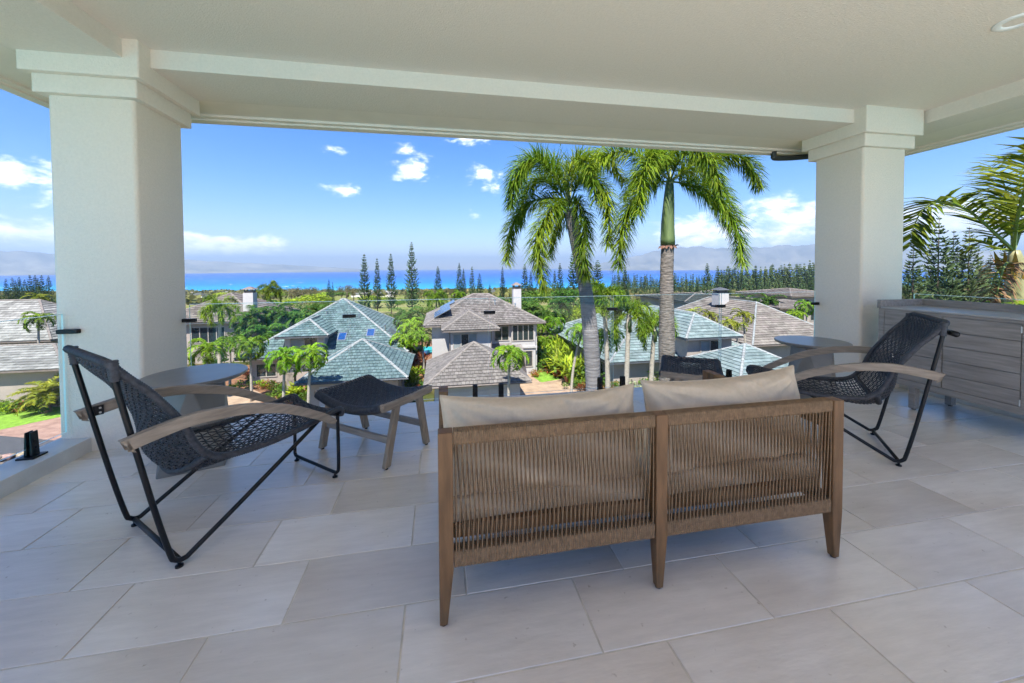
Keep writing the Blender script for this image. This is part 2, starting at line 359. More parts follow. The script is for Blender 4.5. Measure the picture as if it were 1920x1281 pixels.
def column(label, x0, x1, y0, y1):
    ox, oy = (x0 + x1) / 2, (y0 + y1) / 2
    t = thing('column', label, 'column', (ox, oy, 0), 0, 'terrace columns')
    def prism(nm, o, z0, z1, r):
        m = MB(); P = rounded_rect(x0 - o - ox, x1 + o - ox, y0 - o - oy, y1 + o - oy, r); n = len(P)
        m.v = [(x, y, z0) for x, y in P] + [(x, y, z1) for x, y in P]
        for i in range(n): m.f.append((i, (i + 1) % n, n + (i + 1) % n, n + i)); m.m.append(0)
        m.f.append(tuple(reversed(range(n)))); m.f.append(tuple(range(n, 2 * n))); m.m += [0, 0]
        ob = m.build(nm, M_stucco, t); 
        for p in ob.data.polygons: p.use_smooth = len(p.vertices) == 4
        ob.data.update(); b = ob.modifiers.new('b', 'BEVEL'); b.width = .006; b.segments = 2; b.limit_method = 'ANGLE'; b.angle_limit = radians(50)
    prism('shaft', 0, -.02, 2.64, .03); prism('lower_band', .05, 2.62, 2.752, .015); prism('upper_band', .095, 2.75, ZC + .05, .015)
    return t
colL = column('stucco column behind the round table with the black lounge chair in front', COLX0, COLX1, COLY0, COLY1)
colR = column('stucco column beside the grey cabinet with planked doors', RX0, RX1, COLY0, COLY1)
# recessed ceiling light
t = thing('ceiling_light', 'white recessed downlight set in the stucco ceiling', 'light', (3.9, 1.99, ZC))
m = MB(); m.lathe([(.066, .03), (.066, -.002), (.072, -.008), (.105, -.010), (.112, -.005), (.113, .002)], 40); m.f.pop(); m.m.pop(); m.f.pop(); m.m.pop()
m.build('trim_ring', M_white, t, smooth=True)
m = MB(); m.lathe([(.065, .028), (.05, .029)], 32); m.build('diffuser', M_white, t)
# short dark gutter pipe below the eave
t = thing('gutter_pipe', 'short dark drain pipe hanging below the eave beside the column', 'pipe', (4.6, 4.3, 2.79))
m = MB(); m.tube(curve([(-.24, .1, .09), (-.24, .1, .03), (-.2, .1, 0), (.1, .06, .012), (.45, -.1, .03)], 20), .036, 12); m.build('pipe', M_pipe, t, smooth=True)

# ------------------------------------------------------------------ glass railing
GY = 3.85
def glass_panel(label, p0, p1, z0, z1, group):
    p0, p1 = V((*p0, 0)), V((*p1, 0)); d = (p1 - p0).normalized(); n = V((-d.y, d.x, 0)) * .006; c = (p0 + p1) / 2
    m = MB(); A = [p0 - n - c, p1 - n - c, p1 + n - c, p0 + n - c]; lo = [a + V((0, 0, z0)) for a in A]; hi = [a + V((0, 0, z1)) for a in A]
    hb = [a - V((0, 0, .0045)) for a in hi]; m.hexa(lo + hb); m.f.pop(1); m.m.pop(1)
    for a in range(4): m.quad(hb[a], hb[(a + 1) % 4], hi[(a + 1) % 4], hi[a], 1)  # opaque pale strip: sky highlight painted along the panel top
    m.poly(hi, 1); o = m.build('glass_railing', [GLASS, M_edge_glint]); o.location = c
    for i in (0, 2, 4): o.data.polygons[i].material_index = 1
    tag(o, label, 'glass railing', group)
JX = [-2.19, -.85, .487, 1.813, 3.13, 4.425]
PL = ['clear glass railing panel next to the column behind the black lounge chair', 'clear glass railing panel behind the wooden footstool with black weave',
      'clear glass railing panel in front of the grey two storey house', 'clear glass railing panel in front of the two big palm trunks', 'clear glass railing panel behind the round table by the cabinet']
for i in range(5): glass_panel(PL[i], (JX[i] + .012, GY), (JX[i + 1] - .012, GY), .06, 1.05, 'front railing panels')
glass_panel('clear glass side railing panel at the far edge of the raised kerb', (-2.715, 3.35), (-2.715, 1.0), .165, 1.035, 'side railing panels')
glass_panel('clear glass side railing panel behind the grey cabinet', (5.12, 1.2), (5.12, 3.33), .165, 1.045, 'side railing panels')
def spigot_mesh():
    m = MB(); m.box(-.05, .05, -.05, .05, 0, .012)
    for sy in (-1, 1):
        P = [(-.024, .008, .012), (.024, .008, .012), (.024, .026, .012), (-.024, .026, .012), (-.024, .008, .172), (.024, .008, .172), (.024, .018, .172), (-.024, .018, .172)]
        P = [(a, sy * b, c) for a, b, c in P]
        if sy < 0: P = [P[i] for i in (3, 2, 1, 0, 7, 6, 5, 4)]
        m.hexa(P)
        m.tube([(0, sy * .02, .11), (0, sy * .0275, .11)], .008, 10); m.tube([(0, sy * .02, .065), (0, sy * .0275, .065)], .008, 10)
    return m
spm = spigot_mesh()
SP = [(-.98, 'in front of the footstool, first of its pair'), (-.72, 'beside the footstool, second of its pair'), (.335, 'left one of the pair above the sofa left cushion'), (.60, 'right one of the pair above the sofa left cushion'),
      (1.675, 'left one of the pair by the big palm trunk'), (1.935, 'right one of the pair by the big palm trunk'), (3.0, 'hidden by the far footstool'), (3.25, 'between the far footstool and the far lounge chair')]
def spigot(label, loc, rz=0, sc=1):
    t = thing('glass_clamp', label, 'glass clamp', loc, rz, 'glass railing clamps')
    o = bpy.data.objects.new('clamp_body', SPM); COL.objects.link(o); o.parent = t; o.scale = (sc, sc, sc)
    b = o.modifiers.new('b', 'BEVEL'); b.width = .003; b.segments = 2; b.limit_method = 'ANGLE'
SPM = spm.mesh('glass_clamp', M_black)
for x, lab in SP: spigot('black glass clamp on floor edge, ' + lab, (x, GY, 0))
spigot('large black metal glass clamp on the raised kerb by the lounge chair', (-2.70, 3.09, .105), pi / 2, 1.0)
def clip(label, x, y, z, L, rz=0):
    m = MB(); m.box(-L / 2, L / 2, -.018, .018, -.016, .016); o = m.build('glass_clip', M_black, bevel=.004); o.location = (x, y, z); o.rotation_euler.z = rz; tag(o, label, 'glass clip', 'black clips joining the glass panels')
for x, lab in zip(JX[1:5], ('over the blue green tiled roof', 'over the grey roofed house', 'right of the nearer palm trunk', 'right of the second palm trunk')):
    clip('black clip joining two glass panels ' + lab, x, GY, .905, .115)
clip('black clip fixing glass to the inner face of the column by the round table', -2.20, GY, .905, .14)
clip('black clip fixing glass to the column beside the cabinet', 4.43, GY, .905, .12)
clip('black clip fixing side glass to the column face above the lounge chair', -2.68, 3.352, .905, .13)

# ================================================================== FURNITURE
def swept(m, pts, hs, ws, mi=0):     # rectangular section sweep in the x-z plane; hs height, ws width lists
    n = len(pts); base = len(m.v)
    for i, p in enumerate(pts):
        t = (pts[min(i + 1, n - 1)] - pts[max(i - 1, 0)]).normalized(); nr = V((-t.z, 0, t.x)); h, w = hs[i] / 2, ws[i] / 2
        for a, b in ((-1, -1), (1, -1), (1, 1), (-1, 1)): m.v.append(tuple(p + V((0, a * w, 0)) + nr * (b * h)))
    for i in range(n - 1):
        for j in range(4): m.f.append((base + i * 4 + j, base + i * 4 + (j + 1) % 4, base + i * 4 + 4 + (j + 1) % 4, base + i * 4 + 4 + j)); m.m.append(mi)
    m.f.append((base + 3, base + 2, base + 1, base)); m.f.append(tuple(base + (n - 1) * 4 + j for j in range(4))); m.m += [mi, mi]
def make_chair(label, loc, rz, bar=False):
    t = thing('lounge_chair', label, 'chair', loc, rz, 'black rope lounge chairs')
    prof = curve([(-.195, 0, .975), (-.135, 0, .898), (-.073, 0, .825), (.006, 0, .706), (.053, 0, .62), (.088, 0, .53), (.145, 0, .455), (.233, 0, .42), (.44, 0, .408), (.69, 0, .43), (.81, 0, .452), (.862, 0, .445), (.872, 0, .41)], 90)
    n = len(prof); nrm = []
    for i in range(n):
        d = (prof[min(i + 1, n - 1)] - prof[max(i - 1, 0)]).normalized(); nrm.append(V((d.z, 0, -d.x)))  # outward: back / down
    crease = 42
    def hw(i): return .285 - .03 * (i / (n - 1))
    def sag(i):
        a = math.exp(-((i - crease + 2) / 17.0) ** 2) * .10; return a + .028
    def S(i, k, off=0):        # i fractional along, k in -1..1 across
        i0 = int(min(i, n - 2)); f = i - i0; p = prof[i0].lerp(prof[i0 + 1], f); q = nrm[i0].lerp(nrm[i0 + 1], f)
        dn = (q + V((0, 0, -.6)) * math.exp(-((i - crease) / 15.0) ** 2)).normalized()
        return p + dn * (sag(i) * (1 - k * k) * (1 if i > 3 else i / 3) + off) + V((0, k * hw(i), 0))
    # wrapped outer rim: both sides, rounded top and front edges
    pts = [S(i, -1) for i in range(0, n, 2)]; ring = pts + [S(n - 1, k) for k in (-.9, -.5, 0, .5, .9)] + [S(i, 1) for i in range(n - 1, -1, -2)] + [S(0, k) + V((-.01, 0, .008)) for k in (.9, .5, 0, -.5, -.9)]
    ring.append(ring[0]); P, R = ridged([V(p) for p in ring], .0165, .0105, .10)
    m = MB(); m.tube(P[:-1], R[:-1], 8, closed=True); m.build('rim', M_rope, t, smooth=True)
    cbar = [S(crease + 1, k / 12, .008) for k in range(-12, 13)]; P, R = ridged(cbar, .0165, .0105, .10)
    m = MB(); m.tube(P, R, 8); m.build('crease_bar', M_rope, t, smooth=True)
    # woven strands: lengthwise and crosswise, passing over and under
    m = MB(); NA, NB = 23, 72
    for a in range(1, NA):
        k = -1 + 2 * a / NA; m.tube([S((n - 1) * b / NB, k, .005 * (1 if (a + b) % 2 else -1)) for b in range(NB + 1)], .0040, 4, caps=False)
    for b in range(1, NB):
        i = (n - 1) * b / NB; m.tube([S(i, -1 + 2 * a / NA, .005 * (-1 if (a + b) % 2 else 1)) for a in range(NA + 1)], .0040, 4, caps=False)
        if b < 36:       # the back is woven twice as tight
            i = (n - 1) * (b + .5) / NB; m.tube([S(i, -1 + 2 * a / NA, .0042 * (-1 if (a + b) % 2 else 1)) for a in range(NA + 1)], .0038, 4, caps=False)
    m.build('woven_seat', M_rope, t, smooth=True, kind='stuff')
    for s in (-1, 1):
        y = s * .287
        m = MB(); m.tube(curve([(-.19, y, .955), (-.13, y, .63), (-.07, y, .31), (-.022, y, .085), (-.004, y, .045), (.03, y, .032), (.075, y, .055), (.33, y * .98, .205), (.7, s * .262, .423)], 60), .0115, 10); m.build('leg', M_black, t, smooth=True)
        m = MB(); P, R = ridged([V((-.185, y, .985)), V((-.177, y, .90))], .019, .0105, .08); m.tube(P, R, 10); m.build('leg_collar', M_rope, t, smooth=True)
        ya = s * .322; C = curve([(-.178, ya, .636), (-.06, ya, .657), (.03, ya, .668), (.133, ya, .667), (.294, ya, .643), (.48, ya * .985, .582), (.666, ya * .95, .482), (.79, ya * .92, .398)], 40)
        hs = [.054 - .010 * (i / 39) ** 2 for i in range(40)]; hs[-1] = .022; hs[-2] = .034; hs[-3] = .04
        m = MB(); swept(m, C, hs, [.034] * 40)
        for j in (0, 3): m.v[j] = tuple(V(m.v[j]) + V((-.0, 0, 0)))
        for j in (0, 1): m.v[j] = tuple(V(m.v[j]) + V((.03, 0, 0)))
        ar = m.build('armrest', M_greyteak, t, bevel=.005)
        m = MB(); m.box(-.125, -.085, s * .300 - .003, s * .300 + .003, .625, .672); m.build('bracket', M_black, ar)
        m = MB()
        for zz in (.637, .660): m.tube([(-.098, s * .297, zz), (-.098, s * .294, zz)], .005, 8)
        m.build('screw', M_steel, ar)
    m = MB(); m.tube([(.012, -.285, .032), (.012, .285, .032)], .0115, 10); m.build('base_bar', M_black, t, smooth=True)
    m = MB(); m.tube(curve([(.845, -.245, .415), (.847, -.245, .22), (.845, -.246, .07), (.842, -.235, .04), (.84, -.2, .032), (.84, 0, .032), (.84, .2, .032), (.842, .235, .04), (.845, .246, .07), (.847, .245, .22), (.845, .245, .415)], 60), .0105, 10); m.build('front_leg', M_black, t, smooth=True)
    if bar:
        m = MB(); m.tube([(-.235, .16, .915), (-.235, .30, .915)], .018, 14); m.build('headrest_bar', M_black, t, smooth=True)
    for x, y in ((.012, -.28), (.012, .28), (.84, -.215), (.84, .215)):
        m = MB(); m.lathe([(.016, 0), (.016, .008), (.007, .012), (.007, .028)], 14, cx=x, cy=y); m.build('foot', M_black, t)
    return t
make_chair('black woven rope lounge chair with curved wooden arms in front of the footstool', (-1.40, 2.141, 0), atan2(.752, .659))
make_chair('black woven rope lounge chair with curved wooden arms beside the grey cabinet', (3.224, 2.242, 0), atan2(.653, -.758), True)

def make_ottoman(label, loc, rz):
    t = thing('footstool', label, 'footstool', loc, rz, 'rope and teak footstools')
    Wd = .335; rl = .25
    for s in (-1, 1):
        y = s * Wd
        m = MB(); C = curve([(-rl, y, .425), (-.12, y, .420), (0, y, .418), (.12, y, .420), (rl, y, .425)], 18); swept(m, C, [.05] * 18, [.034] * 18); m.build('side_rail', M_greyteak, t, bevel=.004)
        for q in (-1, 1):
            m = MB(); a, b = V((q * .115, y, .40)), V((q * .205, y * .97, .012)); w, d = .026, .016
            m.hexa([b + V((-w, -d, 0)), b + V((w, -d, 0)), b + V((w, d, 0)), b + V((-w, d, 0)), a + V((-w, -d, 0)), a + V((w, -d, 0)), a + V((w, d, 0)), a + V((-w, d, 0))]); lg = m.build('leg', M_greyteak_v, t, bevel=.003)
            m = MB(); m.lathe([(.012, 0), (.012, .013)], 12, cx=q * .205, cy=y * .97); m.build('foot', M_black, lg)
    for q in (-1, 1):
        m = MB(); x = q * .165; m.box(x - .012, x + .012, -Wd + .018, Wd - .018, .155, .20); m.build('stretcher', M_cab, t, bevel=.003)
    # sling of black rope: sags between the two rails, wrapped round the ends
    def S(u, k, off=0):   # u across rails -1..1, k along the rail -1..1
        return V((k * .238, u * (Wd - .012),   .447 - .058 * (1 - u * u) - .006 * (1 - k * k) + off))
    m = MB(); NA, NB = 30, 21
    for a in range(NA + 1):
        u = -1 + 2 * a / NA; m.tube([S(u, -1 + 2 * b / NB, .004 * (1 if (a + b) % 2 else -1)) for b in range(NB + 1)], .0054, 5, caps=False)
    for b in range(NB + 1):
        k = -1 + 2 * b / NB; m.tube([S(-1 + 2 * a / NA, k, .004 * (-1 if (a + b) % 2 else 1)) for a in range(NA + 1)], .0054, 5, caps=False)
    m.build('woven_seat', M_rope, t, smooth=True, kind='stuff')
    for q in (-1, 1):
        c = curve([S(-1 + 2 * a / 12, q, -.022) for a in range(13)], 40); P, R = ridged(c, .030, .011, .06)
        m = MB(); m.tube(P, R, 10); m.build('wrapped_edge', M_rope, t, smooth=True)
make_ottoman('teak footstool with black rope seat between lounge chair and sofa', (-.50, 3.03, 0), radians(52))
make_ottoman('teak footstool with black rope seat half hidden behind the sofa arm', (2.27, 3.16, 0), radians(146))

def make_table(label, loc, rz, R=.305):
    t = thing('side_table', label, 'table', loc, rz, 'round concrete side tables')
    m = MB(); m.lathe([(R - .03, .585), (R - .004, .600), (R, .606), (R, .616), (R - .004, .62)], 64); o = m.build('table_top', M_conct, t)
    m = MB(); B = [(.215 * cos(radians(45 + 90 * i)) * 1.2, .215 * sin(radians(45 + 90 * i)) * 1.2, 0) for i in range(4)]; T = [(.165 * cos(radians(90 * i + 90)), .165 * sin(radians(90 * i + 90)), .59) for i in range(4)]
    m.v = B + T; m.f = [(3, 2, 1, 0), (4, 5, 6, 7)]
    for i in range(4): m.f += [(i, (i + 1) % 4, 4 + i), (4 + i, (i + 1) % 4, 4 + (i + 1) % 4)]
    m.m = [0] * len(m.f); m.build('pedestal', M_conc, t, bevel=.006)
make_table('round grey concrete side table in front of the stucco column by the lounge chair', (-1.70, 3.05, 0), radians(18))
make_table('round grey concrete side table behind the far lounge chair near the cabinet', (3.58, 3.15, 0), radians(30))

# ---- sofa
SY, SX0, SX1 = 1.45, -.015, 1.80
sofa = thing('sofa', 'two seat teak sofa with tan rope back seen from behind', 'sofa', (.89, SY, 0))
def SL(m, nm, mt, par=sofa, **k): return m.build(nm, mt, par, org=(.89, SY, 0), **k)
def leg(x, w, top, y=SY, taper=True, inward=0):
    m = MB(); h = w / 2; d = .028
    m.hexa([(x - h * .55 + inward, y - d * .6, 0.006), (x + h * .55 + inward, y - d * .6, 0.006), (x + h * .55 + inward, y + d * .6, 0.006), (x - h * .55 + inward, y + d * .6, 0.006), (x - h, y - d, .225), (x + h, y - d, .225), (x + h, y + d, .225), (x - h, y + d, .225)]); m.f.pop(1); m.m.pop(1)
    n = len(m.v); m.v += [(x - h, y - d, top), (x + h, y - d, top), (x + h, y + d, top), (x - h, y + d, top)]
    for a in range(4): m.f.append((4 + a, 4 + (a + 1) % 4, n + (a + 1) % 4, n + a)); m.m.append(0)
    m.f.append((n, n + 1, n + 2, n + 3)); m.m.append(0)
    o = SL(m, 'leg', M_teak, bevel=.004)
    f = MB(); f.lathe([(.012, 0), (.012, .008)], 12, cx=x + inward, cy=y); SL(f, 'foot', M_black, o)
leg(SX0 + .027, .054, .742, inward=-.012); leg(SX1 - .027, .054, .742, inward=.012); leg(.892, .052, .742)
leg(SX0 + .027, .054, .65, 2.285, inward=-.01); leg(SX1 - .027, .054, .65, 2.285, inward=.01); leg(.892, .05, .30, 2.285)
def wrapped_rail(x0, x1, y0, y1, z0, z1, axis, nm, pitch=.0095):
    n = int(((x1 - x0) if axis == 'x' else (y1 - y0)) / pitch) * 2; m = MB(); base = 0
    for i in range(n + 1):
        g = 0 if i % 2 else -.0022; f = i / n
        if axis == 'x':
            x = x0 + (x1 - x0) * f; P = [(x, y + (g if q else -g) * -1, z) for y, z, q in ()]
            sec = rounded_rect(y0 - g, y1 + g, z0 - g, z1 + g, .009, 2); m.v += [(x, a, b) for a, b in sec]
        else:
            y = y0 + (y1 - y0) * f; sec = rounded_rect(x0 - g, x1 + g, z0 - g, z1 + g, .009, 2); m.v += [(a, y, b) for a, b in sec]
        k = len(sec)
    for i in range(n):
        for j in range(k): m.f.append((i * k + j, i * k + (j + 1) % k, (i + 1) * k + (j + 1) % k, (i + 1) * k + j)); m.m.append(0)
    m.f.append(tuple(reversed(range(k)))); m.f.append(tuple(n * k + j for j in range(k))); m.m += [0, 0]
    return SL(m, nm, M_tan)
bays = [(SX0 + .056, .864), (.920, SX1 - .056)]
cord_me = None
for (a, b) in bays:
    top = wrapped_rail(a, b, SY - .024, SY + .03, .688, .744, 'x', 'top_rail')
    wrapped_rail(a, b, SY - .024, SY + .03, .224, .292, 'x', 'bottom_rail')
    n = int((b - a) / .0172)
    for layer, yy, tilt in ((0, SY - .021, .5), (1, SY + .026, -.7)):
        for i in range(n):
            x = a + (i + .5) * (b - a) / n; sh = (.0172 * tilt if 1 <= i < n - 1 else 0)
            key = (layer, sh != 0)
            if cord_me is None: cord_me = {}
            if key not in cord_me:
                m = MB(); m.tube([(-sh, 0, .283), (0, .002 if layer else -.002, .49), (sh, 0, .697)], .0029, 6, caps=False); cord_me[key] = m.mesh('cord', M_tan, True)
            link('cord', cord_me[key], top, (x - .89, yy - SY, 0))
for x in (SX0, SX1 - .054):
    wrapped_rail(x + .002, x + .052, SY + .034, 2.20, .598, .648, 'y', 'arm_rail')
    m = MB(); m.box(x + .001, x + .053, 2.2, 2.257, .597, .6485); SL(m, 'arm_end', M_teak, bevel=.003)
    wrapped_rail(x + .002, x + .052, SY + .034, 2.255, .225, .285, 'y', 'side_rail')
    for i in range(24):
        y = SY + .06 + i * .029; m = MB()
        if i == 0: m.tube([(0, 0, .28), (0, 0, .605)], .0037, 6, caps=False); side_me = m.mesh('cord', M_tan, True)
        link('cord', side_me, sofa, (x + .027 - .89, y - SY, 0))
m = MB(); m.box(SX0 + .056, SX1 - .056, 2.262, 2.308, .225, .30); SL(m, 'front_rail', M_teak, bevel=.004)
m = MB(); m.box(SX0 + .056, SX1 - .056, SY + .034, SY + .075, .30, .352); SL(m, 'seat_rail', M_teak, bevel=.004)
for i in range(9):
    m = MB(); m.box(SX0 + .058, SX1 - .058, SY + .12 + i * .08, SY + .165 + i * .08, .30, .318); SL(m, 'seat_slat', M_teak)
def cushion(name, label, loc, w, d, h, rot=(0, 0, 0), puff=1.0, seed=0, cat='cushion', group=None, piping=False, edge=.018):
    rg = random.Random(seed); m = MB(); NU, NV = 72, 44
    ph = [rg.uniform(0, 6) for _ in range(8)]
    def sp(a, p): return (1 - abs(a) ** p)
    for side in (1, -1):
        base = len(m.v)
        for j in range(NV + 1):
            for i in range(NU + 1):
                u, v = -1 + 2 * i / NU, -1 + 2 * j / NV
                th = (max(0, sp(u, 3.2)) ** .55) * (max(0, sp(v, 3.2)) ** .55)
                wr = .016 * sin(u * 9 + ph[0] + 2 * sin(v * 2 + ph[1])) * (abs(v) ** 2) * sp(u, 4) + .012 * sin(v * 7 + ph[2] + sin(u * 5)) * abs(u) ** 2 + .009 * sin((u + v) * 6 + ph[3]) + .006 * sin(u * 23 + 3 * v + ph[4]) * abs(v) ** 3
                q1 = max(0, 1 - hypot(abs(u) - 1, abs(v) - 1) / .9); ang = atan2(1.02 - abs(v), 1.02 - abs(u)); wr += .020 * q1 * (sin(ang * 9 + ph[5] + u) ** 2 - .4) + .010 * (1 - abs(sin((u * 1.6 + .5 * v + ph[6]) * 4))) ** 3 * max(0, v) * sp(u, 6) * (1 + sin(u * 3 + ph[7]))
                wr -= .012 * (1 - abs(sin(u * 5.5 + ph[1] + .8 * v))) ** 4 * max(0, v)
                pinch = 1 - .045 * puff * (1 - v * v) * abs(u) ** 4
                pinv = 1 - .14 * puff * (1 - u * u) ** .8 * abs(v) ** 3
                x = u * w / 2 * pinch; y = v * h / 2 * pinv
                z = side * (edge * .5 + (d / 2 - edge * .5) * th) + wr * min(1, th * 1.6) * (1 if puff > .5 else .35)
                m.v.append((x, -z, y))
        for j in range(NV):
            for i in range(NU):
                a = base + j * (NU + 1) + i; q = (a, a + 1, a + NU + 2, a + NU + 1); m.f.append(q if side > 0 else tuple(reversed(q))); m.m.append(0)
    n1 = (NU + 1) * (NV + 1); loop = [i for i in range(NU + 1)] + [j * (NU + 1) + NU for j in range(1, NV + 1)] + [NV * (NU + 1) + i for i in range(NU - 1, -1, -1)] + [j * (NU + 1) for j in range(NV - 1, 0, -1)]
    for a, b in zip(loop, loop[1:] + loop[:1]): m.f.append((b, a, a + n1, b + n1)); m.m.append(0)
    t = thing(name, label, cat, loc, 0, group); t.rotation_euler = rot
    m.build('cover', M_linen, t, smooth=True)
    lp = [V(m.v[a]) * .5 + V(m.v[a + n1]) * .5 for a in loop]; pm = MB(); pm.tube(lp, .0045, 6, closed=True); pm.build('piping', M_linen, t, smooth=True)
    return t
cushion('seat_cushion', 'beige linen seat cushion under the back pillow nearest the footstool', (.444, 1.86, .385), .83, .13, .72, (radians(90), 0, 0), .3, 3, group='sofa seat cushions', edge=.10)
cushion('seat_cushion', 'beige linen seat cushion under the back pillow nearest the cabinet', (1.335, 1.86, .385), .83, .13, .72, (radians(90), 0, 0), .3, 4, group='sofa seat cushions', edge=.10)
cushion('back_pillow', 'wrinkled beige linen back pillow on the sofa half nearest the footstool', (.432, 1.60, .60), .875, .20, .43, (radians(-9), 0, radians(-1)), 1.0, 5, 'pillow', 'sofa back pillows')
cushion('back_pillow', 'wrinkled beige linen back pillow on the sofa half nearest the cabinet', (1.335, 1.60, .625), .84, .20, .43, (radians(-8), radians(-1.5), radians(1)), 1.0, 9, 'pillow', 'sofa back pillows')

# ---- cabinet
cabo = (4.6, 2.55, 0)
cab = thing('cabinet', 'grey wood outdoor cabinet with planked doors against the side railing', 'cabinet', cabo)
def CB(m, nm, mt, par=cab, **k): return m.build(nm, mt, par, org=cabo, **k)
X0, X1, Y0, Y1 = 4.33, 4.88, 1.95, 3.11
m = MB(); m.box(X0 + .012, X1, Y0, Y1, .212, .93); CB(m, 'body', M_cab, bevel=.003)
m = MB(); m.box(X0, X0 + .02, Y0 + .002, Y1 - .002, .213, .271); m.box(X0, X0 + .02, Y0 + .002, Y1 - .002, .906, .929); m.box(X0, X0 + .02, 3.062, Y1 - .002, .272, .905); m.box(X0, X0 + .02, Y0 + .002, 2.136, .272, .905); CB(m, 'face_frame', M_cab, bevel=.002)
m = MB(); m.box(X0 - .012, X1 - .03, Y0 - .01, Y1 - .03, .931, .945); CB(m, 'counter_top', M_cabtop, bevel=.003)
m = MB(); m.box(X1 - .028, X1 + .004, Y0 - .01, Y1 + .004, .931, 1.012); CB(m, 'back_rim', M_cab, bevel=.003)
m = MB(); m.box(X0 - .012, X1 - .029, Y1 - .028, Y1 + .004, .931, 1.011); CB(m, 'end_rim', M_cab, bevel=.003)
for (a, b) in ((2.608, 3.058), (2.140, 2.602)):
    m = MB(); m.box(X0 + .0125, X0 + .02, a, b, .275, .902); d = CB(m, 'door', M_black)
    zs = [.273, .395, .521, .647, .773, .905]
    for z0, z1 in zip(zs, zs[1:]):
        m = MB(); m.box(X0 + .001, X0 + .018, a + .002, b - .002, z0 + .003, z1 - .003); CB(m, 'plank', M_cab, d, bevel=.0015)
    if a < 2.3:
        for z in (.30, .86):
            m = MB(); m.tube([(X0 - .002, a - .002, z - .025), (X0 - .002, a - .002, z + .025)], .005, 8); CB(m, 'hinge', M_steel, d)
for x, y in ((X0 + .045, 2.83), (X1 - .06, 2.83), (X0 + .045, 2.03), (X1 - .06, 2.03)):
    m = MB(); m.box(x - .03, x + .03, y - .025, y + .025, .01, .212); l = CB(m, 'leg', M_cab, bevel=.003)
    m = MB(); m.lathe([(.016, 0), (.016, .011)], 12, cx=x, cy=y); CB(m, 'foot', M_black, l)
# ================================================================== OUTSIDE: ground, sea, islands
def depth_of(x, y): return x * sin(YAW) + y * cos(YAW)
def ground_z(x, y):
    d = depth_of(x, y)
    if d < 62: z = -10.0
    else:
        t = min(1.0, (d - 62) / 1100.0); z = -10.0 - 58.5 * t + 1.2 * sin(x * .013 + 1) * min(1, (d - 62) / 200) * (1 - t) + .8 * sin(d * .021 + x * .006) * min(1, (d - 62) / 200) * (1 - t)
    if d > 1150: z = -68.5 - (d - 1150) * .02
    return z
def gpt(px, depth):        # point on the ground under image column px at this depth
    p = at(px, 503, depth); p.z = ground_z(p.x, p.y); return p
SEA_Z = -70.0
def ground_material():
    m = bpy.data.materials.new('hillside ground'); m.use_nodes = True; nt = m.node_tree; N = nt.nodes; L = nt.links; b = N['Principled BSDF']; b.inputs['Roughness'].default_value = .95; b.inputs['Specular IOR Level'].default_value = .1
    g = N.new('ShaderNodeNewGeometry'); sp = N.new('ShaderNodeSeparateXYZ'); L.new(g.outputs['Position'], sp.inputs[0])
    def nz(s, d=5):
        n = N.new('ShaderNodeTexNoise'); n.inputs['Scale'].default_value = s; n.inputs['Detail'].default_value = d; L.new(g.outputs['Position'], n.inputs['Vector']); return n.outputs['Fac']
    def ramp(src, els):
        r = N.new('ShaderNodeValToRGB'); L.new(src, r.inputs[0]); e = r.color_ramp.elements
        while len(e) < len(els): e.new(.5)
        for i, (p, c) in enumerate(els): e[i].position = p; e[i].color = (*c, 1)
        return r.outputs[0]
    far = ramp(nz(.012), [(.32, (.05, .075, .012)), (.42, (.12, .16, .025)), (.49, (.22, .19, .085)), (.56, (.13, .165, .03)), (.68, (.23, .185, .10))])
    near = ramp(nz(.35), [(.3, (.035, .045, .014)), (.5, (.06, .07, .02)), (.7, (.11, .075, .04))])
    mr = N.new('ShaderNodeMapRange'); L.new(sp.outputs[1], mr.inputs[0]); mr.inputs[1].default_value = 60; mr.inputs[2].default_value = 85
    mx = N.new('ShaderNodeMix'); mx.data_type = 'RGBA'; L.new(mr.outputs[0], mx.inputs['Factor']); L.new(near, mx.inputs[6]); L.new(far, mx.inputs[7])
    fine = ramp(nz(1.3), [(.3, (.75, .75, .75)), (.7, (1.2, 1.2, 1.2))]); mu = N.new('ShaderNodeMix'); mu.data_type = 'RGBA'; mu.blend_type = 'MULTIPLY'; mu.inputs['Factor'].default_value = 1
    L.new(mx.outputs[2], mu.inputs[6]); L.new(fine, mu.inputs[7]); L.new(mu.outputs[2], b.inputs['Base Color']); return m
mb = MB(); rows = [-12, 0, 10, 25, 40, 52, 62, 75, 90, 110, 140, 180, 230, 300, 400, 520, 660, 780, 900, 1000, 1090, 1165, 1400]; NC = 40; lat = 3.0
for d in rows:
    for i in range(NC + 1):
        k = -lat + 2 * lat * i / NC; w = k * max(d, 60) * 1.0
        if d == 1165: dd = d + 60 * sin(k * 5 + 1) + 25 * sin(k * 17)
        else: dd = d
        x = dd * sin(YAW) + w * cos(YAW); y = dd * cos(YAW) - w * sin(YAW); mb.v.append((x, y, ground_z(x, y)))
for r in range(len(rows) - 1):
    for i in range(NC): a = r * (NC + 1) + i; mb.f.append((a, a + 1, a + NC + 2, a + NC + 1)); mb.m.append(0)
tag(mb.build('ground', ground_material(), smooth=True), kind='structure')
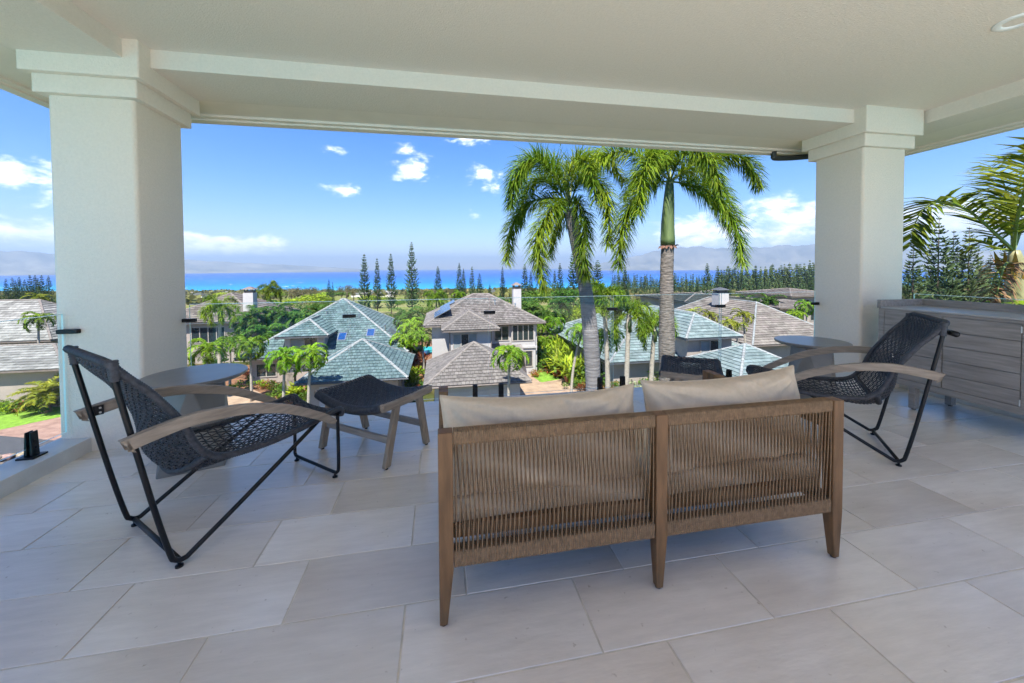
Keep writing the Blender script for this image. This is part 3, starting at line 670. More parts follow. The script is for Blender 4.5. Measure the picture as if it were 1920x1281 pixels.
def sea_material():
    m = bpy.data.materials.new('sea water'); m.use_nodes = True; nt = m.node_tree; N = nt.nodes; L = nt.links; b = N['Principled BSDF']; b.inputs['Roughness'].default_value = .4; b.inputs['Specular IOR Level'].default_value = .08
    g = N.new('ShaderNodeNewGeometry'); vt = N.new('ShaderNodeVectorMath'); vt.operation = 'DOT_PRODUCT'; vt.inputs[1].default_value = (sin(YAW), cos(YAW), 0); L.new(g.outputs['Position'], vt.inputs[0])
    nz = N.new('ShaderNodeTexNoise'); nz.inputs['Scale'].default_value = .0016; nz.inputs['Detail'].default_value = 5; L.new(g.outputs['Position'], nz.inputs['Vector'])
    ad = N.new('ShaderNodeMath'); ad.operation = 'MULTIPLY_ADD'; ad.inputs[1].default_value = 900; L.new(nz.outputs['Fac'], ad.inputs[0]); L.new(vt.outputs['Value'], ad.inputs[2])
    mr = N.new('ShaderNodeMapRange'); L.new(ad.outputs[0], mr.inputs[0]); mr.inputs[1].default_value = 1450; mr.inputs[2].default_value = 5200
    r = N.new('ShaderNodeValToRGB'); L.new(mr.outputs[0], r.inputs[0]); e = r.color_ramp.elements; e.new(.06); e.new(.25); e.new(.6)
    for i, (p, c) in enumerate([(0, (.03, .36, .44)), (.06, (.012, .27, .46)), (.25, (.003, .13, .50)), (.6, (.002, .085, .42)), (1, (.002, .065, .36))]): e[i].position = p; e[i].color = (*c, 1)
    # whitecaps
    mp = N.new('ShaderNodeMapping'); mp.inputs['Scale'].default_value = (.02, .009, .02); mp.inputs['Rotation'].default_value = (0, 0, -.3); L.new(g.outputs['Position'], mp.inputs[0])
    n2 = N.new('ShaderNodeTexNoise'); n2.inputs['Scale'].default_value = 1.0; n2.inputs['Detail'].default_value = 6; n2.inputs['Roughness'].default_value = .65; L.new(mp.outputs[0], n2.inputs['Vector'])
    r2 = N.new('ShaderNodeMapRange'); L.new(n2.outputs['Fac'], r2.inputs[0]); r2.inputs[1].default_value = .64; r2.inputs[2].default_value = .72
    mx = N.new('ShaderNodeMix'); mx.data_type = 'RGBA'; L.new(r2.outputs[0], mx.inputs['Factor']); L.new(r.outputs[0], mx.inputs[6]); mx.inputs[7].default_value = (.75, .8, .82, 1); L.new(mx.outputs[2], b.inputs['Base Color'])
    bu = N.new('ShaderNodeBump'); bu.inputs['Strength'].default_value = .35; bu.inputs['Distance'].default_value = 3; L.new(n2.outputs['Fac'], bu.inputs['Height']); L.new(bu.outputs[0], b.inputs['Normal']); return m
FARR = 24000
mb = MB(); ring = []
for i in range(49):
    a = YAW + radians(-100 + 200 * i / 48); ring.append((FARR * sin(a), FARR * cos(a), SEA_Z))
mb.poly(list(reversed(ring)) + [(-900, -900, SEA_Z), (900, -900, SEA_Z)][::1]); tag(mb.build('sea', sea_material()), kind='structure')
M_isl = mat('island rock', (.17, .17, .13), .95, .4, .0012, spec=.05, world=True, c2=(.27, .25, .20), detail=8)
def island(name, label, prof, dist):
    # ridge line given as (azimuth deg, elevation deg); slopes run down to the water in front
    m = MB(); rg = random.Random(5); P = []; az0, az1 = prof[0][0], prof[-1][0]; n = 150; rowsN = 9
    for i in range(n + 1):
        a = az0 + (az1 - az0) * i / n
        for (a0, e0), (a1, e1) in zip(prof, prof[1:]):
            if a0 <= a <= a1: e = e0 + (e1 - e0) * (a - a0) / (a1 - a0); break
        H = max(2, dist * math.tan(radians(e)) + 71) * (1 + .03 * sin(a * 2.1) + .02 * sin(a * 5.3 + 1))
        for j in range(rowsN + 1):
            f = j / rowsN; d = dist - 1900 * (1 - f) + 200 * sin(a * 3.1 + 6 * f) * (1 - f) * f * 2; ra = radians(a)
            gul = 1 - .22 * abs(sin(a * 4.5 + .7 * sin(a * 2))) * sin(pi * f)
            m.v.append((d * sin(ra), d * cos(ra), SEA_Z - 3 + H * (f ** 1.25) * gul))
        d = dist + 1100; m.v.append((d * sin(ra), d * cos(ra), SEA_Z - 3))
    k = rowsN + 2
    for i in range(n):
        for j in range(k - 1): m.f.append((i * k + j, (i + 1) * k + j, (i + 1) * k + j + 1, i * k + j + 1)); m.m.append(0)
    o = m.build(name, M_isl, smooth=True); tag(o, label, 'island', kind='structure')
island('island_hills', 'long hazy mountain island across the water beyond the pine row', [(21, .0), (24, .75), (27, 1.3), (30, 2.0), (32.5, 2.62), (36, 2.8), (39, 2.45), (42, 2.35), (46, 2.6), (49, 2.5), (54, 2.1), (59, 1.5), (70, 1.2), (78, .1)], 11500)
island('island_low', 'low hazy island on the horizon beyond the column', [(-70, .1), (-60, 1.3), (-48, 1.9), (-42.5, 1.85), (-39.5, 1.7), (-34, 1.35), (-29, 1.12), (-24, .85), (-20.8, .66), (-15, .3), (-11, .02)], 12000)

# paved and planted patches, each a thin sheet on the ground
M_brick = mat('pink brick paving', (.26, .15, .115), .85, .25, 1.6, bump=.3, bscale=6, world=True, c2=(.33, .21, .165))
M_asph = mat('asphalt', (.055, .057, .065), .9, .2, 3, bump=.2, bscale=30, world=True)
M_lawn = mat('lawn', (.13, .26, .015), .95, .3, 3, bump=.5, bscale=25, world=True, c2=(.20, .36, .03))
M_pave = mat('tan driveway', (.30, .205, .135), .9, .22, 1.2, bump=.2, bscale=8, world=True, c2=(.38, .27, .185))
M_soil = mat('red soil', (.19, .09, .045), .95, .35, 1.2, bump=.4, bscale=6, world=True)
def sheet(name, pts, m, z=-9.99):
    b = MB(); P = [atz(x, y, z) for x, y in pts]; b.poly(P)
    o = b.build(name, m); tag(o, kind='structure')
    if o.data.polygons[0].normal.z < 0: o.data.flip_normals()
sheet('lawn_side', [(-260, 800), (-200, 752), (140, 752), (140, 776), (0, 806)], M_lawn, -9.982)
sheet('driveway_brick', [(-300, 880), (-300, 790), (0, 806), (140, 775), (150, 815), (150, 830), (0, 817)], M_brick, -9.986)
sheet('road', [(-400, 990), (-400, 800), (0, 816), (160, 813), (200, 900), (60, 1000)], M_asph, -9.99)
sheet('lawn_centre', [(985, 690), (1004, 688), (1052, 711), (1015, 717), (1000, 707)], M_lawn, -9.978)
sheet('driveway', [(900, 790), (880, 720), (940, 685), (985, 690), (1012, 716), (1056, 710), (1092, 726), (1130, 790)], M_pave, -9.986)
sheet('garden_soil', [(430, 690), (770, 640), (830, 640), (800, 700), (760, 780), (400, 800)], M_soil, -9.990)
sheet('garden_path', [(360, 745), (470, 728), (505, 745), (470, 765), (360, 775)], M_pave, -9.984)
M_pool = mat('pool water', (.03, .38, .42), .08, .1, 2, world=True)
sheet('pool', [(793, 650), (812, 650), (815, 662), (795, 663)], M_pool, -9.975)

# ================================================================== HOUSES
def roof_mats(nm, c, c2): return mat('roof tile ' + nm, c, .75, .18, 2.2, c2=c2, bump=.25, bscale=14, world=True, isl=.26, rnd=.14, spec=.1)
R_green = roof_mats('blue green', (.070, .118, .130), (.135, .19, .20)); R_grey = roof_mats('grey brown', (.130, .116, .110), (.205, .185, .175))
R_pale = roof_mats('pale green', (.135, .185, .19), (.21, .255, .26)); R_brown = roof_mats('taupe', (.148, .128, .115), (.205, .18, .165)); R_dark = roof_mats('dark grey', (.05, .055, .052), (.085, .09, .08))
R_left = roof_mats('light grey', (.19, .19, .18), (.27, .268, .255))
M_cap_w = mat('pale ridge cap', (.24, .25, .255), .8, .35, 3, world=True); M_cap_g = mat('grey ridge cap', (.19, .165, .15), .8, .25, 3, world=True)
M_wallw = mat('white stucco wall', (.42, .40, .40), .9, .06, .8, bump=.1, bscale=20, world=True); M_wallb = mat('beige stucco wall', (.33, .28, .245), .9, .08, .8, bump=.1, bscale=20, world=True)
M_fascia = mat('dark fascia', (.07, .075, .085), .6, .2, 2); M_fasb = mat('brown fascia', (.16, .13, .115), .6, .2, 2)
M_wglass = mat('window glass', (.02, .03, .035), .06, .2, 1, spec=.9); M_frame = mat('window frame', (.34, .30, .27), .6, .1); M_blind = mat('window blind', (.22, .24, .24), .7, .2, 1)
M_solar = mat('solar cells', (.012, .05, .17), .12, .25, 3, spec=.9); M_alu = mat('aluminium', (.6, .6, .62), .35, .05, metal=1)
CAMP = V((0, 0, HC)); TILE_ME = {}
def tile_box(m, a, e, s, n, u0, u1, v, tl):
    lo, hi, t = .075, .018, .05; v0, v1 = v - .02, v + tl + .015
    P = [(u0, v0, lo - t), (u1, v0, lo - t), (u1, v1, hi - t), (u0, v1, hi - t), (u0, v0, lo), (u1, v0, lo), (u1, v1, hi), (u0, v1, hi)]
    m.hexa([a + e * p[0] + s * p[1] + n * p[2] for p in P]); m.f.pop(-6); m.m.pop()   # no underside
def hip_roof(par, org, x0, x1, y0, y1, ze, zr, mt, cap, tw=.30, tl=.34, single=0, fas=M_fascia, rot=0.0, piv=None, ridge_off=0, soff=True, faces='frbl'):
    """hip roof over a rectangle: underlay, soffit, fascia, tiles, ridge caps; nearest tiles as single parts"""
    hx, hy = (x1 - x0) / 2, (y1 - y0) / 2; cx, cyy = (x0 + x1) / 2, (y0 + y1) / 2; h = min(hx, hy)
    A, B, C_, D = [V((x, y, ze)) for x, y in ((x0, y0), (x1, y0), (x1, y1), (x0, y1))]
    if hx >= hy: R1, R2 = V((cx - (hx - hy), cyy, zr)), V((cx + (hx - hy), cyy, zr)); F4 = [('f', [A, B, R2, R1]), ('r', [B, C_, R2]), ('b', [C_, D, R1, R2]), ('l', [D, A, R1])]; hips = [(A, R1), (B, R2), (C_, R2), (D, R1)]
    else: R1, R2 = V((cx, cyy - (hy - hx), zr)), V((cx, cyy + (hy - hx), zr)); F4 = [('f', [A, B, R1]), ('r', [B, C_, R2, R1]), ('b', [C_, D, R2]), ('l', [D, A, R1, R2])]; hips = [(A, R1), (B, R1), (C_, R2), (D, R2)]
    if (R1 - R2).length > .1: hips.append((R1, R2))
    if rot:
        pv = V((*(piv or (cx, cyy)), 0)); RM = Matrix.Translation(pv) @ Matrix.Rotation(rot, 4, 'Z') @ Matrix.Translation(-pv)
        F4 = [(k, [RM @ p for p in ps]) for k, ps in F4]; hips = [(RM @ a, RM @ b) for a, b in hips]; A, B, C_, D = [RM @ p for p in (A, B, C_, D)]
    O = V(org)
    um = MB()
    for k, ps in F4: um.poly(ps, 0)
    E4 = [A, B, C_, D]; dz = V((0, 0, -.18)); dd = V((0, 0, -.005))
    for i in range(4): a, b = E4[i], E4[(i + 1) % 4]; um.quad(a + dz, b + dz, b + dd, a + dd, 1)
    if soff: um.poly([p + dz for p in reversed(E4)], 2)
    rf = um.build('roof', [M_under, fas, M_trim], par, org=O)
    sm = MB(); singles = []
    for k, ps in F4:
        if k not in faces: continue
        a, b = ps[0], ps[1]; e = (b - a).normalized(); nn = (b - a).cross(ps[2] - b).normalized(); s = nn.cross(e)
        if nn.z < 0: nn = -nn; s = -s
        P2 = [((p - a).dot(e), (p - a).dot(s)) for p in ps]; vmax = max(v for u, v in P2); r = 0; v = 0
        # keep only faces that can be seen from around the terrace
        while v < vmax - .1:
            vm = v + tl * .5; xs = []
            for (ua, va), (ub, vb) in zip(P2, P2[1:] + P2[:1]):
                if (va - vm) * (vb - vm) < 0: xs.append(ua + (ub - ua) * (vm - va) / (vb - va))
            if len(xs) >= 2:
                ul, ur = min(xs), max(xs); u = math.floor(ul / tw) * tw - (tw / 2 if r % 2 else 0)
                while u < ur:
                    c0, c1 = max(u, ul), min(u + tw, ur)
                    if c1 - c0 > .03:
                        if c1 - c0 > tw - .002 and single: singles.append((a + e * (u + tw / 2) + s * v, a, e, s, nn, c0, c1, v))
                        else: tile_box(sm, a, e, s, nn, c0 + .010, c1 - .010, v, tl)
                    u += tw
            v += tl; r += 1
    singles.sort(key=lambda q: (q[0] - CAMP).length)
    for q in singles[single:]: tile_box(sm, q[1], q[2], q[3], q[4], q[5] + .010, q[6] - .010, q[7], tl)
    key = (mt.name, tw, tl)
    if key not in TILE_ME:
        t1 = MB(); tile_box(t1, V((0, 0, 0)), V((1, 0, 0)), V((0, 1, 0)), V((0, 0, 1)), -tw / 2 + .010, tw / 2 - .010, 0, tl); TILE_ME[key] = t1.mesh('roof_tile', mt)
    for q in singles[:single]:
        o = bpy.data.objects.new('roof_tile', TILE_ME[key]); COL.objects.link(o); o.parent = rf
        Mx = Matrix((q[2], q[3], q[4])).transposed().to_4x4(); Mx.translation = q[0] - O; o.matrix_local = Mx
    if sm.f:
        o = sm.build('roof_tiles', mt, rf, org=O, kind='stuff')
    cm = MB()
    for a, b in hips:
        L = (b - a).length; n = max(2, int(L / .36)); d = (b - a).normalized(); sd = V((-d.y, d.x, 0)).normalized() if abs(d.z) < .99 else V((1, 0, 0)); u_ = sd.cross(d); u_ = u_ if u_.z > 0 else -u_
        for i in range(n):
            p, q = a + d * (L * i / n - .02), a + d * (L * (i + 1) / n + .03)
            sec = [(-.12, .005), (-.07, .085), (.07, .085), (.12, .005)]
            h1, h2 = .022, 0
            P1 = [p + sd * x + u_ * (y + h1) for x, y in sec]; P2 = [q + sd * x * .9 + u_ * (y + h2) for x, y in sec]
            for j in range(3): cm.quad(P1[j], P1[j + 1], P2[j + 1], P2[j])
            cm.poly(list(reversed(P1)))
    cm.build('ridge_cap', cap, rf, org=O)
    return rf
def walls(par, org, x0, x1, y0, y1, z0, z1, m, name='wall'):
    b = MB(); b.box(x0, x1, y0, y1, z0, z1); return b.build(name, m, par, org=org)
def window(par, org, face, u, z, w, h, n, plane, blind=False):
    """face 'y' (looks to -Y at y=plane) or 'x' (looks to -X at x=plane) or 'X' (+X)"""
    def bx(u0, u1, z0, z1, p0, p1):
        m = MB()
        if face == 'y': m.box(u0, u1, plane - p1, plane - p0, z0, z1)
        elif face == 'x': m.box(plane - p1, plane - p0, u0, u1, z0, z1)
        else: m.box(plane + p0, plane + p1, u0, u1, z0, z1)
        return m
    fr = MB()
    for a in ((u - w / 2 - .07, u + w / 2 + .07, z - h / 2 - .09, z - h / 2), (u - w / 2 - .07, u + w / 2 + .07, z + h / 2, z + h / 2 + .07)): q = bx(*a, -.02, .07); k = len(fr.v); fr.v += q.v; fr.f += [tuple(i + k for i in f) for f in q.f]; fr.m += q.m
    for i in range(n + 1):
        uu = u - w / 2 + w * i / n; q = bx(uu - .045, uu + .045, z - h / 2 + .001, z + h / 2 - .001, -.02, .065); k = len(fr.v); fr.v += q.v; fr.f += [tuple(i2 + k for i2 in f) for f in q.f]; fr.m += q.m
    f = fr.build('window', M_frame, par, org=org)
    for i in range(n): bx(u - w / 2 + w * i / n + .046, u - w / 2 + w * (i + 1) / n - .046, z - h / 2 + .002, z + h / 2 - .002, .0, .02).build('pane', M_blind if (blind and i % 2 == 0) else M_wglass, f, org=org)
def chimney(par, org, x, y, z0, z1, w, m, capm):
    b = MB(); b.box(x - w / 2, x + w / 2, y - w / 2, y + w / 2, z0, z1); c = b.build('chimney', m, par, org=org)
    b = MB()
    for sx in (-1, 1):
        for sy in (-1, 1): b.box(x + sx * w * .38 - .06, x + sx * w * .38 + .06, y + sy * w * .38 - .06, y + sy * w * .38 + .06, z1, z1 + .45)
    b.box(x - w * .33, x + w * .33, y - w * .33, y + w * .33, z1, z1 + .3)
    b.hexa([(x - w * .62, y - w * .62, z1 + .45), (x + w * .62, y - w * .62, z1 + .45), (x + w * .62, y + w * .62, z1 + .45), (x - w * .62, y + w * .62, z1 + .45), (x - .1, y - .1, z1 + .8), (x + .1, y - .1, z1 + .8), (x + .1, y + .1, z1 + .8), (x - .1, y + .1, z1 + .8)])
    b.build('chimney_cap', capm, c, org=org)
def vent_pipe(par, org, x, y, z):
    m = MB(); m.tube([(x, y, z - .3), (x, y, z + .35)], .07, 8); m.lathe([(.11, z + .33), (.11, z + .40), (.03, z + .44)], 10, cx=x, cy=y); m.build('vent_pipe', M_alu, par, org=org)
GZ = -10.3; M_under = mat('roof felt', (.035, .037, .04), .95, .2, 2)

# --- blue green house
o1 = (-11, 48, -10); h1 = thing('house', 'house with big blue green tiled pyramid roof, dormer and skylights', 'house', o1, 0, 'houses below the terrace')
walls(h1, o1, -18.5, -4.2, 41.6, 55.8, GZ, -7.3, M_wallb)
hip_roof(h1, o1, -19.4, -3.3, 40.7, 56.6, -7.2, -2.2, R_green, M_cap_w, tw=.34, tl=.37, single=130, faces='frl')
walls(h1, o1, -15.2, -11.5, 41.3, 46.5, -7.2, -5.35, M_wallw, 'dormer_wall'); hip_roof(h1, o1, -15.8, -10.9, 40.5, 48.5, -5.2, -3.85, R_green, M_cap_w, tw=.34, tl=.37, faces='frl')
window(h1, o1, 'y', -13.4, -5.95, 2.5, .95, 2, 41.3, True)
window(h1, o1, 'y', -17, -8.6, 1.8, 1.2, 2, 41.6); window(h1, o1, 'y', -8.3, -8.6, 2.2, 1.4, 3, 41.6)
pn = V((0, -5.0, 7.95)).normalized(); slope = atan2(5.0, 7.95)
def on_front(x, y): return V((x, y, -7.2 + (y - 40.7) * 5.0 / 7.95))
for x, y in ((-10.2, 42.9), (-7.4, 43.3)):
    sk = on_front(x, y); m = MB(); Mx = Matrix.Translation(sk) @ Matrix.Rotation(slope, 4, 'X'); m.box(-.42, .42, -.6, .6, 0, .13, 0, Mx); s_ = m.build('skylight', M_alu, h1, org=o1)
    m = MB(); m.box(-.34, .34, -.52, .52, .131, .14, 0, Mx); m.build('pane', M_solar, s_, org=o1)
for i in range(5):
    y = 44.4 + i * .45; m = MB(); Mx = Matrix.Translation(V((-5.2, y, -6.02))) @ Matrix.Rotation(atan2(5, 8), 4, 'Y'); m.box(-.8, .8, -.06, .06, .1, .16, 0, Mx); m.build('roof_vent', M_alu, h1, org=o1)
# entry pergola
m = MB(); m.box(-13.2, -8.0, 36.3, 36.5, -7.65, -7.4); m.box(-13.2, -8.0, 38.3, 38.5, -7.65, -7.4)
pg = m.build('pergola', M_fascia, h1, org=o1)
for i in range(14):
    m = MB(); x = -13.1 + i * .385; m.box(x, x + .08, 36.1, 38.8, -7.4, -7.28); m.build('slat', M_alu, pg, org=o1)
M_stone = mat('stone pillar', (.20, .165, .135), .9, .5, 3.5, bump=.6, bscale=9, world=True)
for x in (-12.9, -9.6):
    m = MB(); m.box(x - .3, x + .3, 36.1, 36.7, GZ, -7.66); m.build('pillar', M_stone, pg, org=o1)
o1g = (-6.7, 35, -10); g1 = thing('garage', 'low garage with blue green tiled pyramid roof and pale ridge caps', 'garage', o1g, 0, 'houses below the terrace')
walls(g1, o1g, -10.0, -3.4, 31.8, 38.4, GZ, -7.3, M_wallb); hip_roof(g1, o1g, -10.75, -2.6, 31.0, 39.1, -7.2, -4.75, R_green, M_cap_w, single=300, faces='frl')
window(g1, o1g, 'X', 34.5, -8.6, 1.6, 1.2, 2, -3.4)
m = MB(); m.box(-9.3, -4.2, 31.74, 31.8, GZ, -7.8); m.build('garage_door', M_wallw, g1, org=o1g)
vent_pipe(h1, o1, -9.0, 45.4, -4.2); vent_pipe(h1, o1, -6.0, 44.0, -5.2); vent_pipe(h1, o1, -12.6, 46.2, -3.7)
m = MB(); m.tube([(-10.8, 30.93, -7.28), (-2.55, 30.93, -7.28)], .07, 8); m.build('gutter', M_fascia, g1, org=o1g)
# --- grey two storey house
o2 = (4.5, 44, -10); h2 = thing('house', 'two storey white house with grey tiled roof, solar panels and chimney', 'house', o2, 0, 'houses below the terrace')
walls(h2, o2, -.9, 10.2, 40.1, 49.5, GZ, -4.5, M_wallw); hip_roof(h2, o2, -1.7, 10.95, 39.35, 50.2, -4.4, -1.65, R_grey, M_cap_g, single=120, faces='frl', fas=M_fasb)
walls(h2, o2, .85, 4.75, 36.5, 40.5, GZ, -4.5, M_wallw, 'wing_wall'); hip_roof(h2, o2, .1, 5.5, 35.75, 44.5, -4.38, -2.95, R_grey, M_cap_g, single=120, faces='frl', fas=M_fasb)
window(h2, o2, 'y', 2.25, -5.65, 2.2, 1.5, 3, 36.5, True); window(h2, o2, 'y', 6.35, -5.55, 1.5, 1.45, 2, 40.1)
walls(h2, o2, 7.35, 9.95, 39.75, 41, GZ, -4.55, M_wallw, 'bay_wall'); window(h2, o2, 'y', 8.6, -5.5, 2.3, 1.6, 4, 39.75); window(h2, o2, 'y', 8.8, -8.3, 1.6, 1.6, 2, 39.75)
m = MB(); m.box(7.2, 10.1, 39.6, 39.75, -7.15, -6.95); m.build('band', M_wallw, h2, org=o2)
m = MB(); m.poly([(4.6, 38.3, -7.25), (8.4, 38.3, -7.25), (8.4, 40.05, -6.6), (4.6, 40.05, -6.6)]); m.box(4.6, 8.4, 38.3, 40.05, -7.45, -7.3); m.build('porch_roof', R_grey, h2, org=o2)
chimney(h2, o2, 9.0, 45.2, -4, -1.15, .95, M_wallw, M_fasb)
for j in range(5):
    m = MB(); sl = atan2(2.75, 5.4); px = -.15 + (0.62 if j > 2 else 0); y = [41.0, 42.6, 44.2, 45.9, 47.5][j]; Mx = Matrix.Translation(V((px + .35, y, -4.4 + (px + .35 + 1.7) * 2.75 / 5.42 + .14))) @ Matrix.Rotation(-sl, 4, 'Y'); m.box(-.95, .95, -.75, .75, 0, .05, 0, Mx); pn_ = m.build('solar_panel', M_alu, h2, org=o2)
    m = MB(); m.box(-.91, .91, -.71, .71, .051, .056, 0, Mx); m.build('cells', M_solar, pn_, org=o2)
for x, y in ((.83, 36.45), (4.77, 36.45)):
    m = MB(); m.tube([(x, y, -9.9), (x, y, -4.6)], .06, 8); m.build('downpipe', M_fasb, h2, org=o2)
o2g = (2.7, 32, -10); g2 = thing('garage', 'low garage with grey brown tiled roof beside the tan driveway', 'garage', o2g, 0, 'houses below the terrace')
walls(g2, o2g, -.5, 6.0, 28.9, 35.4, GZ, -7.3, M_wallw); hip_roof(g2, o2g, -1.25, 6.7, 28.15, 36.1, -7.2, -4.85, R_grey, M_cap_g, single=300, faces='frl', fas=M_fasb)
m = MB(); m.box(.4, 5.2, 28.84, 28.9, GZ, -7.9); m.build('garage_door', M_wallw, g2, org=o2g)
vent_pipe(h2, o2, 8.2, 42.0, -3.0); vent_pipe(h2, o2, 6.0, 42.6, -2.6); vent_pipe(g2, o2g, 4.3, 31.0, -5.9)
m = MB(); m.tube([(-1.3, 28.08, -7.28), (6.75, 28.08, -7.28)], .07, 8); m.build('gutter', M_fasb, g2, org=o2g)
m = MB(); m.tube([(5.6, 39.28, -4.48), (11.0, 39.28, -4.48)], .07, 8); m.build('gutter', M_fasb, h2, org=o2)
# --- pale green house with raised wing
o3 = (22, 41, -10); h3 = thing('house', 'house with pale green tiled roof and raised wing with one window', 'house', o3, 0, 'houses below the terrace')
walls(h3, o3, 15.6, 30, 32.9, 51, GZ, -7.3, M_wallb); hip_roof(h3, o3, 14.8, 31, 32.0, 52, -7.2, -3.3, R_pale, M_cap_w, tw=.9, tl=.40, faces='fl')
walls(h3, o3, 22.0, 26.6, 31.2, 38, -9, -5.1, M_wallb, 'wing_wall'); hip_roof(h3, o3, 21.4, 27.2, 30.5, 44, -5.0, -3.15, R_pale, M_cap_w, tw=.9, tl=.40, faces='fl', single=40)
window(h3, o3, 'y', 24.3, -6.1, 1.9, 1.35, 2, 31.2, True)
for y in (35, 38.5): window(h3, o3, 'x', y, -8.5, 1.4, 1.2, 2, 15.6)
o3g = (24.5, 27.3, -10); g3 = thing('garage', 'pale green tiled hip roof just beyond the far footstool', 'garage', o3g, 0, 'houses below the terrace')
walls(g3, o3g, 21.2, 27.9, 24, 30.6, GZ, -7.3, M_wallb); hip_roof(g3, o3g, 20.4, 28.7, 23.2, 31.4, -7.2, -5.0, R_pale, M_cap_w, tw=.9, tl=.36, single=100, faces='flr')
# --- taupe house
o4 = (40, 46, -10); h4 = thing('house', 'house with broad taupe tiled roof and capped white chimney', 'house', o4, 0, 'houses below the terrace')
walls(h4, o4, 34.2, 45.5, 37, 57, GZ, -7.3, M_wallb); hip_roof(h4, o4, 33.3, 46.4, 36.0, 58, -7.2, -3.2, R_brown, M_cap_w, tw=1.0, tl=.40, faces='fl', fas=M_fasb)
chimney(h4, o4, 38.6, 47.5, -4, -2.3, 1.5, M_wallw, M_fascia)
# --- dark roof house behind
def far_house(label, px0, px1, depth, yw_eave, y_ridge, dep, rm, wallm, fasm=M_fasb, dy=0, win=(), tl=.42):
    a, b = at(px0, yw_eave, depth), at(px1, yw_eave, depth); ze = a.z; x0, x1, y0 = a.x, b.x, (b.y if px1 < 960 else a.y); y1 = y0 + dep
    zr = at((px0 + px1) / 2, y_ridge, depth + dep / 2).z; cx = (x0 + x1) / 2; gz = ground_z(cx, y0); o = (cx, (y0 + y1) / 2, gz)
    t = thing('house', label, 'house', o, 0, 'houses below the terrace'); walls(t, o, x0 + .7, x1 - .7, y0 + .7, y1 - .7, gz - 1, ze - .1, wallm)
    hip_roof(t, o, x0, x1, y0, y1, ze, max(zr, ze + .8), rm, M_cap_g, tw=1.0, tl=tl, faces='flr', fas=fasm)
    for (u, zc, w, h, n) in win: window(t, o, 'y', x0 + (x1 - x0) * u, ze - zc, w, h, n, y0 + .7)
    return t, o, (x0, x1, y0, y1, ze, zr, gz)
far_house('dark grey roofed house behind the raised wing of the pale green house', 1284, 1460, 62, 566, 551, 16, R_dark, M_wallb, M_fascia)
far_house('beige two tier house in front of the pines next to the column', 1484, 1620, 72, 556, 541, 14, R_brown, M_wallb, win=((.3, 1.4, 1.5, 1.2, 2),))
far_house('lower beige house with stair next to the column', 1462, 1590, 58, 578, 563, 9, R_brown, M_wallb, win=((.45, 1.6, 1.2, 2.0, 1), (.7, 1.5, 1.6, 1.2, 2)))
h0, oh0, q = far_house('taupe roofed house with tall chimney and window wall behind the foxtail palm', 300, 488, 47, 603, 549, 13, R_brown, M_wallb, M_fascia, win=((.5, 1.6, 3.6, 1.8, 4), (.82, 1.5, 1.2, 1.6, 1)))
cpt = at(469, 560, 49); chimney(h0, oh0, cpt.x, cpt.y, cpt.z - 3, at(469, 549, 49).z, 1.15, M_wallw, M_fasb)
# houses left of the column
hL, oL, q = far_house('light grey tiled house seen past the edge of the column', -330, 96, 42, 640, 562, 12, R_left, M_wallb, M_fasb)
far_house('low light grey tiled roof beside the cycad and lawn', -230, 122, 31.5, 693, 643, 8, R_left, M_wallb, M_fasb)
# ================================================================== PLANTS
def leafm(nm, c, c2, tr=.32, isl=.28, rnd=.18, rough=.5): return mat('leaf ' + nm, c, rough, .25, .9, c2=c2, trans=tr, isl=isl, rnd=rnd, spec=.12)
L_fox = leafm('foxtail', (.075, .17, .010), (.25, .345, .025), .42); L_palm = leafm('palm', (.085, .20, .010), (.22, .37, .020)); L_gold = leafm('golden palm', (.16, .22, .02), (.32, .34, .04))
L_dark = leafm('dense tree', (.035, .10, .015), (.10, .19, .03)); L_lime = leafm('lime shrub', (.15, .25, .015), (.32, .42, .03)); L_green = leafm('green shrub', (.05, .12, .015), (.13, .22, .03))
L_red = leafm('red croton', (.26, .045, .03), (.33, .16, .05)); L_orange = leafm('orange croton', (.36, .12, .02), (.30, .22, .05)); L_silver = leafm('pale shrub', (.22, .28, .14), (.42, .46, .28))
L_pine = leafm('pine', (.022, .055, .022), (.06, .105, .035), .15); L_pine2 = leafm('pine light', (.05, .09, .03), (.10, .145, .05), .15); L_dry = leafm('dry tree', (.12, .12, .05), (.22, .19, .09)); L_brown = leafm('dry frond', (.16, .085, .045), (.25, .15, .08), .1)
L_mix = leafm('turning foxtail', (.11, .16, .012), (.34, .30, .035), isl=.4)
L_near = leafm('near palm', (.09, .15, .012), (.24, .28, .03), .35)
B_palm = mat('palm trunk', (.155, .14, .145), .9, .25, 3.0, bump=.8, bscale=5, stretch=(.6, .6, 7), c2=(.23, .215, .22), bdist=.03)
B_palmd = mat('palm trunk spotted', (.125, .105, .09), .9, .5, 6.0, bump=.9, bscale=5, stretch=(1.2, 1.2, 5), c2=(.22, .19, .17), bdist=.03)
B_shaft = mat('green crownshaft', (.07, .115, .035), .45, .25, 2.0, stretch=(3, 3, .5), c2=(.13, .18, .06)); B_bark = mat('bark', (.13, .09, .065), .95, .3, 6, bump=.6, bscale=12, stretch=(1, 1, .4)); B_thin = mat('thin palm trunk', (.33, .29, .24), .9, .25, 5, bump=.4, bscale=9, stretch=(1, 1, 4))
B_rachis = mat('frond rib', (.15, .19, .04), .5, .2, 3); B_dryring = mat('dry leaf scar', (.14, .07, .05), .9, .4, 6)
